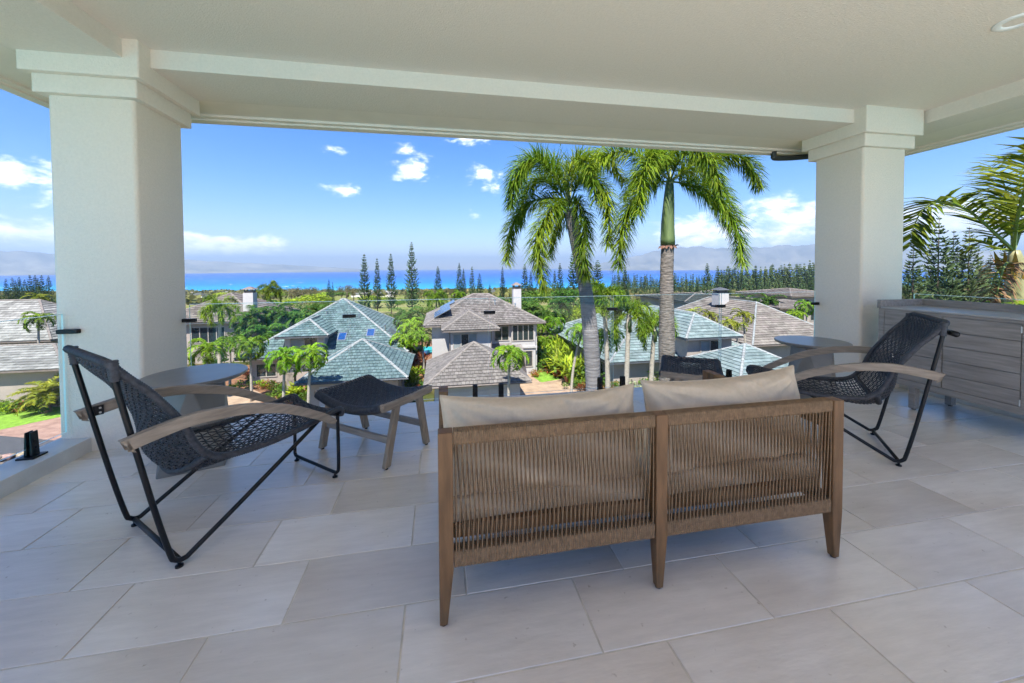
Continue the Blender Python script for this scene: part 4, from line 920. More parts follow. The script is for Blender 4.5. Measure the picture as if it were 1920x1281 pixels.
def leaf(m, p, d, L, w, dr, rg, mi=0, seg=2):
    """a blade from p along d, bending down by dr"""
    side = d.cross(V((0, 0, 1)))
    if side.length < .05: side = V((1, 0, 0))
    side = (side.normalized() + V((rg.uniform(-.6, .6), rg.uniform(-.6, .6), rg.uniform(-.6, .6)))).normalized(); side = (side - d * side.dot(d)).normalized()
    n = len(m.v); q = p + d * (L * .5); d2 = (d + V((0, 0, -dr))).normalized(); e = q + d2 * (L * .5)
    m.v += [tuple(p - side * w * .35), tuple(p + side * w * .35), tuple(q + side * w * .5), tuple(q - side * w * .5), tuple(e)]
    m.f += [(n, n + 1, n + 2, n + 3), (n + 3, n + 2, n + 4)]; m.m += [mi, mi]
def frond_on(m, pts, style, nl, LL, w, rg, rm=1, rr=.016, start=.12, dr=.5):
    pts = curve(pts, 26); N = len(pts); m.tube(pts, [max(.003, rr * (1 - i / N)) for i in range(N)], 5, m=rm, caps=False)
    for i in range(nl):
        t = start + (1 - start) * (i + rg.random()) / nl; f = t * (N - 1); k = min(int(f), N - 2); p = pts[k].lerp(pts[k + 1], f - k); tg = (pts[k + 1] - pts[k]).normalized()
        env = (.55 + .45 * min(1, (t - start) * 6)) * (1 - .45 * max(0, t - .6) / .4)
        s = tg.cross(V((0, 0, 1)));  s = s.normalized() if s.length > .05 else V((1, 0, 0)); u = s.cross(tg).normalized()
        if style == 'fox':
            a = rg.uniform(0, 2 * pi); d = (s * cos(a) + u * sin(a)) * .8 + tg * rg.uniform(.45, .9); d.normalize(); leaf(m, p, d, LL * env * rg.uniform(.75, 1.15), w, dr * rg.uniform(.5, 1.5), rg)
        else:
            sg = 1 if i % 2 else -1; d = (s * sg * .85 + u * rg.uniform(-.05, .35) + tg * rg.uniform(.4, .75)).normalized(); leaf(m, p, d, LL * env * rg.uniform(.85, 1.1), w, dr * rg.uniform(.6, 1.4), rg)
def arc(az, el, L, bend, n=7):
    P = [V((0, 0, 0))]; a = el; h = V((sin(az), cos(az), 0))
    for i in range(n): P.append(P[-1] + (h * cos(a) + V((0, 0, sin(a)))) * (L / n)); a -= bend / n * (1 + .5 * i / n)
    return P
CROWN = {}
def palm_crown(style, lm, seed, nf=15, L=2.2, LL=.5, w=.05, nl=70, els=(1.25, -.35), bend=1.7, dr=.5):
    key = (style, lm.name, seed)
    if key in CROWN: return CROWN[key]
    rg = random.Random(seed); m = MB()
    for i in range(nf):
        f = i / (nf - 1); el = els[0] + (els[1] - els[0]) * f + rg.uniform(-.12, .12); az = i * 2.4 + rg.uniform(-.25, .25)
        frond_on(m, arc(az, el, L * rg.uniform(.85, 1.1), bend * rg.uniform(.8, 1.2)), style, nl, LL, w, rg, rr=.03, dr=dr)
    CROWN[key] = m.mesh('crown', [lm, B_rachis]); return CROWN[key]
KINDS = {'fox': [palm_crown('fox', lm_, s, 12, 2.2, .60, .045, 170, (1.45, -.15), 2.3, .6) for s, lm_ in ((1, L_fox), (2, L_fox), (14, L_mix))],
         'man': [palm_crown('feather', L_palm, s, 15, 1.9, .55, .075, 64, (1.3, -.15), 2.4, .9) for s in (3, 4, 5)],
         'gold': [palm_crown('feather', L_gold, s, 11, 1.5, .45, .07, 50, (1.35, .1), 2.0, .6) for s in (6, 7)],
         'foxgold': [palm_crown('fox', L_gold, 8, 11, 2.1, .5, .05, 140, (1.0, -.5), 2.0, .6)],
         'dark': [palm_crown('feather', L_dark, s, 17, 2.6, .7, .10, 64, (1.4, -.3), 1.9, .8) for s in (9, 10)]}
TR = {}
def trunk_mesh(h, r0, r1, mt, bend, key):
    m = MB(); n = 9; m.tube([V((bend * (i / n) ** 2, bend * .4 * sin(i / n * 3), h * i / n)) for i in range(n + 1)], [r0 + (r1 - r0) * i / n for i in range(n + 1)], 9); return m.mesh('trunk', mt, True)
def palm(kind, px, py, depth, label, sc=1.0, rad=.11, mt=B_thin, bend=None, group='garden palms'):
    c = at(px, py, depth); gz = ground_z(c.x, c.y); rg = random.Random(int(px * 7 + py)); bend = rg.uniform(-.4, .4) if bend is None else bend
    h = c.z - gz; t = thing('palm_tree', label, 'palm tree', (c.x - bend, c.y - bend * .056, gz - .1), 0, group)
    link('trunk', trunk_mesh(h + .1, rad * 1.25, rad * .8, mt, bend, 0), t)
    if kind.startswith('fox'):
        m = MB(); m.tube([(bend * .985, bend * .055, h - 1.0 * sc), (bend, bend * .056, h - .4), (bend, bend * .056, h + .25)], [rad * .95, rad * .9, rad * .45], 9); m.build('crownshaft', B_shaft, t, smooth=True)
    me = KINDS[kind][rg.randrange(len(KINDS[kind]))]; link('crown', me, t, (bend, bend * .056, h + .1), (0, 0, rg.uniform(0, 6.28)), sc)
    return t
# ---- the two tall foxtail palms in front of the railing: every frond its own part
def big_palm(label, base_px, trunk_px, shaft, fronds, depth, seed, tm):
    rg = random.Random(seed); b = at(*trunk_px[0], depth); gz = -10.0; o = V((b.x, b.y, gz)); t = thing('palm_tree', label, 'palm tree', o, 0, 'tall palms in front of the railing')
    pts = [V((b.x, b.y, gz - .2)), V((b.x, b.y, (gz + b.z) / 2))] + [at(*p, depth) for p in trunk_px]; C = curve([p - o for p in pts], 60)
    m = MB(); R = []
    for i, p in enumerate(C): R.append((.20 - .035 * i / 60) * (1.0 + (.02 if i % 2 else -.01)) * (1 + .16 * math.exp(-((p.z - 9.3) / .9) ** 2)))
    m.tube(C, R, 18); m.build('trunk', tm, t, smooth=True)
    if shaft:
        S = [at(*p, depth) - o for p in shaft]; S = curve(S, 12); m = MB(); m.tube(S, [.19, .192, .185, .178, .172, .165, .158, .15, .14, .125, .11, .08], 16); m.build('crownshaft', B_shaft, t, smooth=True)
        m = MB()
        for i in range(26):
            a = i * 2.4; p = S[0] + V((cos(a) * .18, sin(a) * .18, -.02)); leaf(m, p, V((cos(a) * .6, sin(a) * .6, rg.uniform(-1, .3))).normalized(), rg.uniform(.06, .16), .07, .4, rg)
        m.build('leaf_scar', B_dryring, t)
    for (P, nl, LL) in fronds:
        m = MB(); frond_on(m, [at(x, y, depth + dz) - o for x, y, dz in P], 'fox', int(nl * 1.7), LL * 1.35, .022, rg, rr=.03, start=.10, dr=.6); m.build('frond', [L_fox, B_rachis], t)
    return t
c1 = (1068, 385, 0)
big_palm('foxtail palm with leaning grey trunk and bushy drooping crown', None, [(1112, 742), (1108, 640), (1100, 560), (1091, 505), (1078, 440), (1070, 392)], None, [
    ([c1, (1040, 330, -.2), (1000, 300, -.4), (968, 330, -.5), (958, 385, -.5)], 520, .50), ([c1, (1030, 372, .1), (985, 385, .2), (958, 430, .3), (952, 490, .3)], 480, .46),
    ([c1, (1045, 385, -.6), (1020, 415, -1.0), (1008, 470, -1.2), (1022, 540, -1.2)], 560, .46), ([c1, (1085, 380, -.5), (1098, 420, -.8), (1092, 475, -.9), (1100, 520, -.8)], 420, .42),
    ([c1, (1090, 335, -.3), (1125, 345, -.4), (1142, 395, -.5), (1140, 460, -.5)], 480, .46), ([c1, (1075, 330, .3), (1100, 300, .7), (1140, 300, 1.0), (1170, 340, 1.2)], 400, .46),
    ([c1, (1055, 340, .5), (1035, 305, .9), (1000, 300, 1.3), (975, 330, 1.5)], 340, .46), ([c1, (1060, 400, .5), (1040, 430, .9), (1030, 480, 1.1)], 300, .42), ([c1, (1058, 320, 0), (1050, 270, 0)], 12, .2),
    ([c1, (1035, 350, .3), (1010, 335, .6), (985, 360, .9), (975, 420, 1.0)], 380, .46), ([c1, (1066, 330, -.5), (1085, 300, -1.0), (1108, 320, -1.5), (1116, 375, -1.7)], 300, .42)], 10.5, 21, B_palm)
c2 = (1256, 340, 0)
big_palm('tall straight foxtail palm with green crownshaft and dark spotted trunk', None, [(1250, 695), (1250, 600), (1250, 520), (1252, 456)], [(1252, 460), (1252, 420), (1254, 380), (1256, 335)], [
    ([c2, (1215, 300, -.3), (1160, 285, -.5), (1115, 305, -.6), (1098, 340, -.6)], 520, .48), ([c2, (1222, 345, -.4), (1188, 375, -.6), (1168, 430, -.7), (1160, 500, -.7)], 560, .48),
    ([c2, (1300, 310, -.2), (1350, 290, -.3), (1400, 300, -.4), (1424, 350, -.4)], 560, .48), ([c2, (1300, 348, -.3), (1345, 370, -.5), (1378, 420, -.6), (1392, 495, -.6)], 600, .48),
    ([c2, (1262, 290, .3), (1285, 250, .6), (1330, 240, .9), (1370, 270, 1.1)], 420, .48), ([c2, (1240, 285, .3), (1210, 250, .6), (1170, 250, .9)], 380, .48), ([c2, (1285, 325, .5), (1325, 325, 1.0), (1360, 360, 1.4), (1375, 420, 1.6)], 380, .46),
    ([c2, (1232, 318, .5), (1195, 325, 1.0), (1170, 370, 1.4)], 320, .46),
    ([c2, (1245, 300, -.5), (1225, 290, -1.1), (1205, 330, -1.5), (1198, 400, -1.6)], 380, .46), ([c2, (1275, 300, -.5), (1305, 285, -1.0), (1335, 310, -1.4), (1350, 360, -1.5)], 380, .46)], 10.5, 22, B_palmd)
# ---- palm at the edge beyond the cabinet
def near_palm():
    dp = 6.3; b = at(1908, 540, dp); o = V((b.x, b.y, -10)); t = thing('palm_tree', 'palm with broad arching frond and hanging dry leaves beyond the cabinet', 'palm tree', o); rg = random.Random(4)
    m = MB(); m.tube([V((0, 0, -.2)), V((0, 0, 5)), V((0, 0, b.z + 10 - .45))], [.2, .16, .125], 14); m.build('trunk', B_palm, t, smooth=True)
    m = MB(); m.tube(curve([V((0, 0, b.z + 9.5)), V((0, 0, b.z + 10.0)), at(1906, 500, dp) - o, at(1902, 470, dp) - o], 10), [.125, .135, .135, .13, .125, .115, .105, .095, .08, .06], 14); m.build('crownshaft', mat('pale crownshaft', (.22, .23, .09), .5, .35, 2.5, stretch=(3, 3, .5), c2=(.34, .31, .16)), t, smooth=True)
    m = MB()
    for i in range(7): a = i * .9; leaf(m, at(1903, 512, dp) - o + V((cos(a) * .13, sin(a) * .13, -.1)), V((cos(a) * .3, sin(a) * .3, 1)).normalized(), .5, .10, .1, rg)
    m.build('leaf_sheath', L_orange, t)
    cc = (1900, 470, 0)
    for P, nl, LL, w, d_, mm in [([cc, (1868, 440, -.1), (1820, 398, -.2), (1768, 378, -.3), (1730, 395, -.3), (1712, 430, -.3), (1706, 462, -.3)], 150, .62, .050, .35, L_near), ([cc, (1902, 420, 0), (1908, 360, 0), (1925, 300, .1), (1960, 280, .2)], 130, .75, .055, .3, L_near),
                   ([cc, (1930, 400, .2), (1990, 340, .3), (2060, 360, .4)], 120, .7, .055, .5, L_near), ([cc, (1895, 400, .4), (1880, 340, .8), (1855, 310, 1.2)], 70, .6, .05, .5, L_near), ([cc, (1910, 400, -.4), (1935, 330, -.9), (1990, 270, -1.4), (2050, 280, -1.7)], 110, .7, .055, .5, L_near),
                   ([(1903, 500, 0), (1880, 500, -.1), (1862, 530, -.2), (1852, 570, -.2)], 44, .4, .03, 1.4, L_brown), ([(1903, 500, 0), (1886, 495, -.2), (1872, 540, -.3), (1868, 580, -.3)], 36, .4, .03, 1.4, L_brown), ([cc, (1870, 465, .2), (1840, 455, .4), (1815, 470, .5)], 40, .4, .04, .5, L_near)]:
        m = MB(); frond_on(m, [at(x, y, dp + dz) - o for x, y, dz in P], 'feather', nl, LL, w, rg, rr=.028, dr=d_); m.build('frond', [mm, B_rachis], t)
    # lower leaves of a neighbouring clump
    m = MB(); q = at(1930, 600, 5.6); t2 = thing('leafy_plant', 'bright green palm leaves rising beside the cabinet back rim', 'plant', (q.x, q.y, -10))
    for i in range(9):
        frond_on(m, [p + V((0, 0, q.z + 9.6)) for p in arc(-1.6 + i * .35, 1.0 + .2 * sin(i), 1.3, 1.5)], 'feather', 40, .45, .05, rg, rr=.02)
    m.build('foliage', [L_palm, B_rachis], t2); m = MB(); m.tube([(0, 0, -.2), (0, 0, q.z + 9.7)], .12, 9); m.build('stem', B_thin, t2)
near_palm()
# ---- garden palms
for k, px, py, d, lab, sc, *rest in [
    ('fox', 412, 580, 36, 'foxtail palm with golden tipped fronds before the house window wall', 1.05), ('fox', 506, 545, 60, 'dark foxtail palm rising beside the tall chimney', 1.25), ('dark', 470, 600, 47, 'dense dark green palm between taupe house and blue green dormer', 1.2),
    ('dark', 522, 588, 50, 'dense palm second from the taupe house chimney', 1.2), ('dark', 560, 600, 50, 'dense palm just left of the blue green roof', 1.15), ('dark', 598, 588, 56, 'dense palm touching the edge of the blue green main roof', 1.1), ('dark', 500, 628, 46, 'dark palm in shade under the dense palms', 1.2), ('man', 543, 632, 46, 'small palm in front of the dark palm thicket', 1.0),
    ('man', 388, 656, 33, 'arching palm partly hidden by the column edge', 1.15), ('man', 432, 640, 36, 'bright palm above the round table rim', 1.0), ('man', 470, 648, 33, 'palm with reddish frond by the left eave of the blue green house', 1.05), ('man', 534, 670, 27, 'leaning palm at the pergola of the blue green house', .95), ('man', 583, 664, 27, 'leaning palm against the garage roof corner', .95),
    ('man', 772, 612, 42, 'tall leafy palm between the two garages', 1.25), ('man', 790, 630, 40, 'palm beside the white house side wall', 1.1), ('man', 757, 634, 41, 'palm over the blue green garage roof edge', 1.1), ('dark', 765, 598, 48, 'dark palm behind the palms between the garages', 1.1), ('fox', 818, 560, 75, 'wide foxtail palm behind the solar panels', 1.5), ('man', 860, 553, 80, 'small palm just above the grey roof ridge', 1.2),
    ('man', 956, 664, 26.5, 'short palm in front of the grey garage roof', .95), ('dark', 990, 582, 56, 'palm directly right of the white chimney', 1.1), ('dark', 1022, 592, 54, 'tall palm in the thicket right of the white house', 1.1), ('man', 1008, 610, 50, 'lower palm beside the white house bay window', 1.0), ('man', 1040, 605, 50, 'palm with thin trunk over the pale green eave', 1.1), ('man', 1022, 640, 47, 'young palm behind the heliconia hedge', .9), ('dark', 1052, 572, 58, 'shaded palm next to the leaning trunk', 1.1),
    ('man', 1092, 622, 30, 'slim palm with bent white trunk beside the leaning palm', .95), ('man', 1134, 632, 27, 'slim leaning palm in front of the pale green roof', .95), ('fox', 1132, 560, 25, 'foxtail palm just right of the leaning trunk', 1.0), ('fox', 1180, 590, 24, 'foxtail palm with orange frond in front of the pale green roof', 1.0), ('fox', 1228, 612, 26, 'foxtail palm half hidden by the straight trunk', .95),
    ('gold', 1300, 588, 50, 'small golden palm above the pale green wing roof', 1.05), ('gold', 1330, 592, 46, 'second golden palm on the wing roof ridge', 1.05), ('gold', 1367, 608, 39, 'golden palm pair member in front of taupe roof', .9), ('gold', 1393, 592, 40, 'tallest golden palm in front of taupe roof', 1.0), ('gold', 1384, 612, 39, 'shortest golden palm in front of taupe roof', .75),
    ('man', 1510, 572, 55, 'palm by the lower beige house', 1.0), ('man', 1490, 590, 50, 'palm right of the taupe roof by the stair', .9), ('man', 72, 598, 40, 'palm rising above the light grey roof past the column', .95), ('gold', 70, 560, 62, 'rounded palm behind the light grey ridge', 1.3), ('dark', 1440, 570, 62, 'dense palm behind the taupe chimney', 1.2), ('dark', 1400, 568, 66, 'dense palm just right of the white capped chimney', 1.0)]:
    palm(k, px, py, d, lab, sc, bend=(.9 if px in (1092, 1134) else None), rad=.10 if k != 'fox' else .16)
# cycad by the lawn
cyc = KINDS['gold'][0]; p = gpt(76, 30.5); t = thing('cycad', 'short cycad with bright feathery fronds beside the lawn', 'cycad', (p.x, p.y, -10)); m = MB(); m.tube([(0, 0, -.1), (0, 0, 1.4)], [.32, .24], 10); m.build('trunk', B_bark, t); link('crown', palm_crown('feather', L_gold, 33, 26, 1.5, .42, .045, 70, (1.2, -.1), 1.1, .3), t, (0, 0, 1.45), (0, 0, 0), 1.35)
# ---- pines
def pine_mesh(seed, nlev, nb, rmax, sub, upt=.5, gap=0.0, rt_=.011, pw=.75, trunk=False, lm=None):
    """unit height column pine, whorled upturned branches covered in cord-like foliage"""
    rg = random.Random(seed); m = MB()
    for l in range(nlev):
        h = .10 + .89 * (l + rg.uniform(-.3, .3)) / nlev; R = rmax * (1 - h) ** pw * (1.06 if h > .3 else .75 + h) + .004
        for b in range(nb):
            if rg.random() < gap: continue
            a = l * .9 + b * 2 * pi / nb + rg.uniform(-.25, .25); r = R * rg.uniform(.7, 1.12); dx, dy = cos(a), sin(a); lift = r * upt * rg.uniform(.6, 1.3)
            p0, p1, p2 = V((0, 0, h)), V((dx * r * .6, dy * r * .6, h - r * .10)), V((dx * r, dy * r, h + lift * .55))
            m.tube([p0, p1, p2], [rt_ * .35, rt_ * .75, rt_ * .25], 3, caps=False)
            for s in range(sub):
                f = .3 + .65 * (s + rg.random()) / sub; q = p0.lerp(p1, f / .6) if f < .6 else p1.lerp(p2, (f - .6) / .4); aa = a + rg.choice((-1, 1)) * rg.uniform(.5, 1.0); L = r * rg.uniform(.25, .42)
                e = q + V((cos(aa) * L, sin(aa) * L, L * rg.uniform(.2, 1.0))); m.tube([q, q.lerp(e, .6), e], [rt_ * .3, rt_ * .6, rt_ * .2], 3, caps=False)
    if trunk: m.tube([(0, 0, -.02), (0, 0, .5), (0, 0, .985)], [.013, .009, .002], 5, m=1)
    return m.mesh('crown', [lm or L_pine, B_bark])
def pine_trunk(me_h=1.0):
    m = MB(); m.tube([(0, 0, -.02), (0, 0, .5), (0, 0, .985)], [.011, .007, .002], 7); return m.mesh('trunk', B_bark, True)
PT = pine_trunk()
PN = [pine_mesh(s, 36, 6, .125, 4, .75, .16, .0095) for s in (1, 2, 3)]
PW = [pine_mesh(s, 27, 7, .19, 5, .5, .16, .0095, .8, lm=L_pine2) for s in (4, 5)]
PF = [pine_mesh(s, 17, 5, .13, 1, .6, .05, .028, .7, True, L_pine2 if s % 2 else L_pine) for s in (6, 7, 8, 9)]
def pine(kind, px, ytop, depth, label, group, ybase=None, wide=1.0, light=False):
    g = gpt(px, depth); top = at(px, ytop, depth); H = top.z - g.z; rg = random.Random(int(px * 3 + ytop)); t = thing('pine_tree', label, 'pine tree', (g.x, g.y, g.z - .1), rg.uniform(0, 6), group)
    me = kind[rg.randrange(len(kind))]
    link('trunk', PT, t, sc=(H * .8, H * .8, H)); o = link('crown', me, t, sc=(H * wide, H * wide, H))
    return t
for px, yt, d, lab, wd in [(683, 473, 112, 'leftmost of the four tall slender pines above the blue green roof', 1.0), (707, 481, 120, 'second slender pine above the blue green roof', .8), (733, 472, 118, 'third slender pine above the blue green roof', .9), (772, 451, 122, 'tallest slender pine left of the solar panels', .95),
    (821, 497, 190, 'single pine over the solar panels', 1.2), (861, 491, 170, 'taller of two pines touching over the grey ridge', 1.0), (869, 502, 172, 'shorter of two pines touching over the grey ridge', .9), (885, 498, 165, 'pine directly above the grey roof ridge end', 1.0), (899, 511, 150, 'broad short pine beside the grey ridge', 1.5), (942, 498, 200, 'thin pine right of the roof ridge', .9), (984, 493, 120, 'dark pine right of the white chimney', 1.1), (995, 508, 140, 'faint pine behind the dark one by the chimney', 1.0),
    (1050, 491, 110, 'pine behind the hanging palm frond', 1.0), (1040, 505, 118, 'shorter pine beside the hanging palm frond', 1.0), (1075, 470, 88, 'large dark pine left of the leaning trunk', 1.15), (1120, 485, 90, 'broad dark pine right of the leaning trunk', 1.5), (1172, 500, 120, 'sparse pine between the two palm trunks', 1.3), (616, 523, 210, 'small pine pair member beyond the blue green ridge', 1.2), (623, 528, 210, 'small thin pine beyond the blue green ridge', .9), (918, 532, 150, 'tiny dark pine behind the grey roof', 1.4),
    (1326, 491, 190, 'lone pine standing above the shore row', 1.2), (1262, 518, 150, 'small pine right of the straight trunk', 1.1), (1294, 524, 170, 'small light pine over the dark grey roof', 1.4), (1308, 526, 165, 'second small light pine over the dark grey roof', 1.4), (1274, 534, 140, 'lowest small pine right of the straight trunk', 1.5), (1470, 534, 105, 'young dark pine beside the beige house', 1.4), (1364, 512, 185, 'greyish bushy pine behind the drooping frond tip', 1.6)]:
    pine(PN, px, yt, d, lab, 'pines behind the houses', wide=wd)
for px, yt, d, lab in [(1712, 455, 70, 'dark pine right against the column edge'), (1759, 402, 78, 'tallest wide pine under the arching frond'), (1787, 428, 84, 'middle wide pine under the arching frond'), (1816, 421, 82, 'right wide pine under the arching frond'), (1745, 500, 120, 'far pine between the wide ones'), (1857, 475, 100, 'pine behind the hanging dry fronds'), (1885, 455, 95, 'pine behind the near palm trunk'), (1838, 480, 90, 'low pine right of the wide trio')]:
    pine(PW, px, yt, d, lab, 'wide pines beyond the cabinet')
for i, (px, yt) in enumerate([(10, 521), (22, 519), (35, 517), (45, 522), (55, 514), (65, 514), (77, 514), (90, 515), (-10, 518), (-30, 516), (28, 524), (70, 520)]):
    pine(PN, px, yt, 150 + 7 * (i % 3), 'dark pine in the short row left of the column', 'pine row left of the column', wide=1.1)
# shore rows of pines: individually placed copies
rg = random.Random(11); n = 0
def far_pine(px, ytop, depth, wide=1.0, row=''):
    g = gpt(px, depth); H = at(px, ytop, depth).z - g.z
    o = link('pine_tree', PF[rg.randrange(4)], None, (g.x, g.y, g.z - .2), (rg.gauss(0, .022), rg.gauss(0, .022), rg.uniform(0, 6)), (H * wide * rg.uniform(.75, 1.3), H * wide * rg.uniform(.75, 1.3), H * rg.uniform(.92, 1.14)))
    tag(o, 'pine in the ' + row, 'pine tree', row)
for i in range(62): px = 1150 + i * 3.3 + rg.uniform(-1.5, 1.5); far_pine(px, 515 + rg.uniform(-3, 5), 420 + rg.uniform(-25, 25), 1.1, 'long far pine row at the shore between the palm trunks')
for i in range(96): px = 1345 + i * 2.3 + rg.uniform(-1.5, 1.5); far_pine(px, 507 - 8 * max(0, min(1, (px - 1400) / 110)) + rg.uniform(-6, 7), 330 + rg.uniform(-30, 30), 1.15, 'tall dense pine row before the sea by the column')
for i in range(30): px = 1150 + i * 4 + rg.uniform(-2, 2); far_pine(px, 537 + rg.uniform(-3, 4), 230 + rg.uniform(-12, 12), 1.3, 'nearer low light pine row left of the straight trunk')
for i in range(22): px = 1395 + i * 7 + rg.uniform(-3, 3); far_pine(px, 524 + rg.uniform(-8, 8), 210 + rg.uniform(-20, 20), 1.2, 'loose nearer pines in front of the tall dense row')
for i in range(22): px = 1700 + i * 9 + rg.uniform(-3, 3); far_pine(px, 505 + rg.uniform(-6, 8), 330 + rg.uniform(-30, 30), 1.15, 'faint distant pine row behind the wide pines')
# ---- broad trees and shrubs
def blob_mesh(seed, nq, lm, size, lobes=7, flat=.75, name='crown'):
    rg = random.Random(seed); m = MB(); C = [(V((rg.gauss(0, .38), rg.gauss(0, .38), rg.gauss(0, .22) * flat)), rg.uniform(.35, .62)) for _ in range(lobes)]
    for i in range(nq):
        c, r = C[rg.randrange(lobes)]; d = V((rg.gauss(0, 1), rg.gauss(0, 1), rg.gauss(0, 1))).normalized(); rr = r * (rg.random() ** .35); p = c + V((d.x * rr, d.y * rr, d.z * rr * flat))
        u = V((rg.gauss(0, 1), rg.gauss(0, 1), rg.gauss(0, 1))).normalized(); w = (d + u * .9).normalized(); t = w.cross(V((rg.gauss(0, 1), rg.gauss(0, 1), rg.gauss(0, 1)))).normalized(); s = t.cross(w); z = size * rg.uniform(.6, 1.3)
        m.quad(p - t * z - s * z * .35, p + t * z * .2 - s * z * .6, p + t * z, p - t * z * .1 + s * z * .6)
    return m.mesh(name, lm)
def tree_trunk():
    m = MB(); m.tube([(0, 0, -.05), (.02, 0, .35), (0, .03, .75)], [.035, .026, .014], 7)
    for a in range(4): m.tube([(0.01, 0.01, .38 + .05 * a), (cos(a * 1.7) * .18, sin(a * 1.7) * .18, .62 + .04 * a)], [.016, .006], 5)
    return m.mesh('trunk', B_bark, True)
TT = tree_trunk()
BT = {'green': [blob_mesh(s, 1500, L_green, .06) for s in (1, 2)], 'lime': [blob_mesh(s, 1500, L_lime, .06) for s in (3, 4)], 'dry': [blob_mesh(s, 700, L_dry, .06) for s in (5, 6)], 'dark': [blob_mesh(s, 1500, L_dark, .06) for s in (7,)]}
def tree(kind, px, depth, H, W, label, group='trees beyond the houses'):
    g = gpt(px, depth); rg2 = random.Random(int(px * 13 + depth)); t = thing('tree', label, 'tree', (g.x, g.y, g.z), rg2.uniform(0, 6), group)
    link('trunk', TT, t, sc=(H * .8, H * .8, H * .8)); link('crown', BT[kind][rg2.randrange(len(BT[kind]))], t, (0, 0, H * .64), (0, 0, 0), (W * .52, W * .52, H * .42)); return t
for k, px, d, H, W, lab in [('dry', 446, 150, 9, 8, 'bare greyish tree between taupe ridge and chimney'), ('dry', 545, 230, 13, 12, 'first grey brown tree on the golf course edge'), ('dry', 565, 240, 12, 11, 'second grey brown tree on the golf course edge'), ('dry', 590, 250, 12, 13, 'third grey brown tree on the golf course edge'), ('lime', 575, 120, 7, 16, 'wide lime canopy tree above the dense palms'), ('dry', 572, 95, 6, 9, 'round pale tree left of the blue green ridge'), ('lime', 420, 330, 9, 24, 'spreading lime tree above the taupe ridge'), ('dry', 650, 260, 13, 12, 'grey tree left of the tall slender pines'), ('dry', 662, 265, 12, 12, 'grey tree touching the first slender pine'),
    ('green', 640, 300, 8, 18, 'low green tree behind the blue green ridge'), ('lime', 605, 300, 8, 18, 'yellow green tree behind the small pines'), ('dark', 590, 90, 6, 7, 'dark tree right behind the dense palms'), ('lime', 700, 160, 6, 14, 'low lime tree at the foot of the slender pines'), ('green', 745, 140, 5, 8, 'bush at the foot of the tallest slender pine'), ('lime', 520, 300, 9, 16, 'lime tree beside the dark foxtail crown'), ('green', 500, 330, 9, 18, 'green tree left of the dark foxtail crown'),
    ('dark', 915, 110, 7, 9, 'dark round tree behind the grey ridge'), ('dark', 940, 100, 7, 9, 'dark tree left of the white chimney'), ('green', 1000, 80, 9, 9, 'green tree among the palms right of the chimney'), ('dark', 1060, 82, 10, 9, 'dark tree at the foot of the large pine'), ('lime', 1215, 95, 5, 9, 'lime tree left of the straight trunk'), ('dry', 1200, 120, 6, 16, 'reddish dry hedge tree between the trunks'), ('dry', 1222, 115, 5, 12, 'second reddish dry tree beside the straight trunk'),
    ('lime', 1268, 78, 5, 5, 'lime tree right of the straight trunk'), ('lime', 1430, 140, 7, 14, 'bright lime tree before the pine row'), ('lime', 1455, 130, 7, 13, 'second bright lime tree before the pine row'), ('lime', 1495, 150, 7, 13, 'lime tree beside the young dark pine'), ('green', 1415, 85, 5, 9, 'green shrub tree right of the capped chimney'), ('dark', 1375, 70, 5, 6, 'dark tree behind the capped chimney'), ('dark', 1450, 62, 4, 8, 'dark green tree above the taupe roof slope'), ('dark', 1475, 66, 5, 6, 'dark tree left of the beige two tier house'),
    ('green', 1760, 60, 6, 12, 'leafy tree showing under the wide pines'), ('lime', 1800, 45, 5, 6, 'lime tree just over the cabinet back rim'), ('lime', 1830, 42, 5, 5, 'second lime tree over the cabinet back rim'), ('green', 1720, 58, 6, 9, 'leafy tree next to the column over the cabinet'), ('dry', 1870, 60, 6, 10, 'pale flowering tree over the cabinet'),
    ('lime', 60, 70, 5, 9, 'lime tree behind the light grey roofs'), ('green', 20, 85, 5, 10, 'green tree behind the light grey ridge')]:
    tree(k, px, d, H, W, lab)
rg = random.Random(31)
for i in range(34):
    px = 480 + i * 23 + rg.uniform(-9, 9)
    if 625 < px < 740: continue
    tree(rg.choice(('green', 'lime', 'green', 'dark', 'lime')), px, rg.uniform(62, 82), rg.uniform(3.6, 5.4), rg.uniform(4.5, 7), 'leafy garden tree in the green belt behind the houses', 'green belt trees behind the houses')
SH = {'green': blob_mesh(11, 420, L_green, .09), 'lime': blob_mesh(12, 420, L_lime, .09), 'red': blob_mesh(13, 380, L_red, .10), 'orange': blob_mesh(14, 380, L_orange, .10), 'pale': blob_mesh(15, 420, L_silver, .08), 'dark': blob_mesh(16, 420, L_dark, .09)}
def leafy_mesh(lm, seed, n=46, L=1.0, w=.12):
    r = random.Random(seed); m = MB()
    for i in range(n):
        a = r.uniform(0, 6.28); e = r.uniform(.7, 1.45); p = V((r.gauss(0, .22), r.gauss(0, .22), r.uniform(0, .5))); leaf(m, p, V((cos(a) * cos(e), sin(a) * cos(e), sin(e))), L * r.uniform(.6, 1.1), w, r.uniform(.3, 1.0), r)
    return m.mesh('foliage', lm)
LP = {'heli': [leafy_mesh(L_lime, s, 90, 1.0, .13) for s in (1, 2)], 'green': [leafy_mesh(L_palm, 3, 80, .9, .1)], 'redti': [leafy_mesh(L_red, 4, 50, .7, .12)], 'orange': [leafy_mesh(L_orange, 5, 50, .7, .12)]}
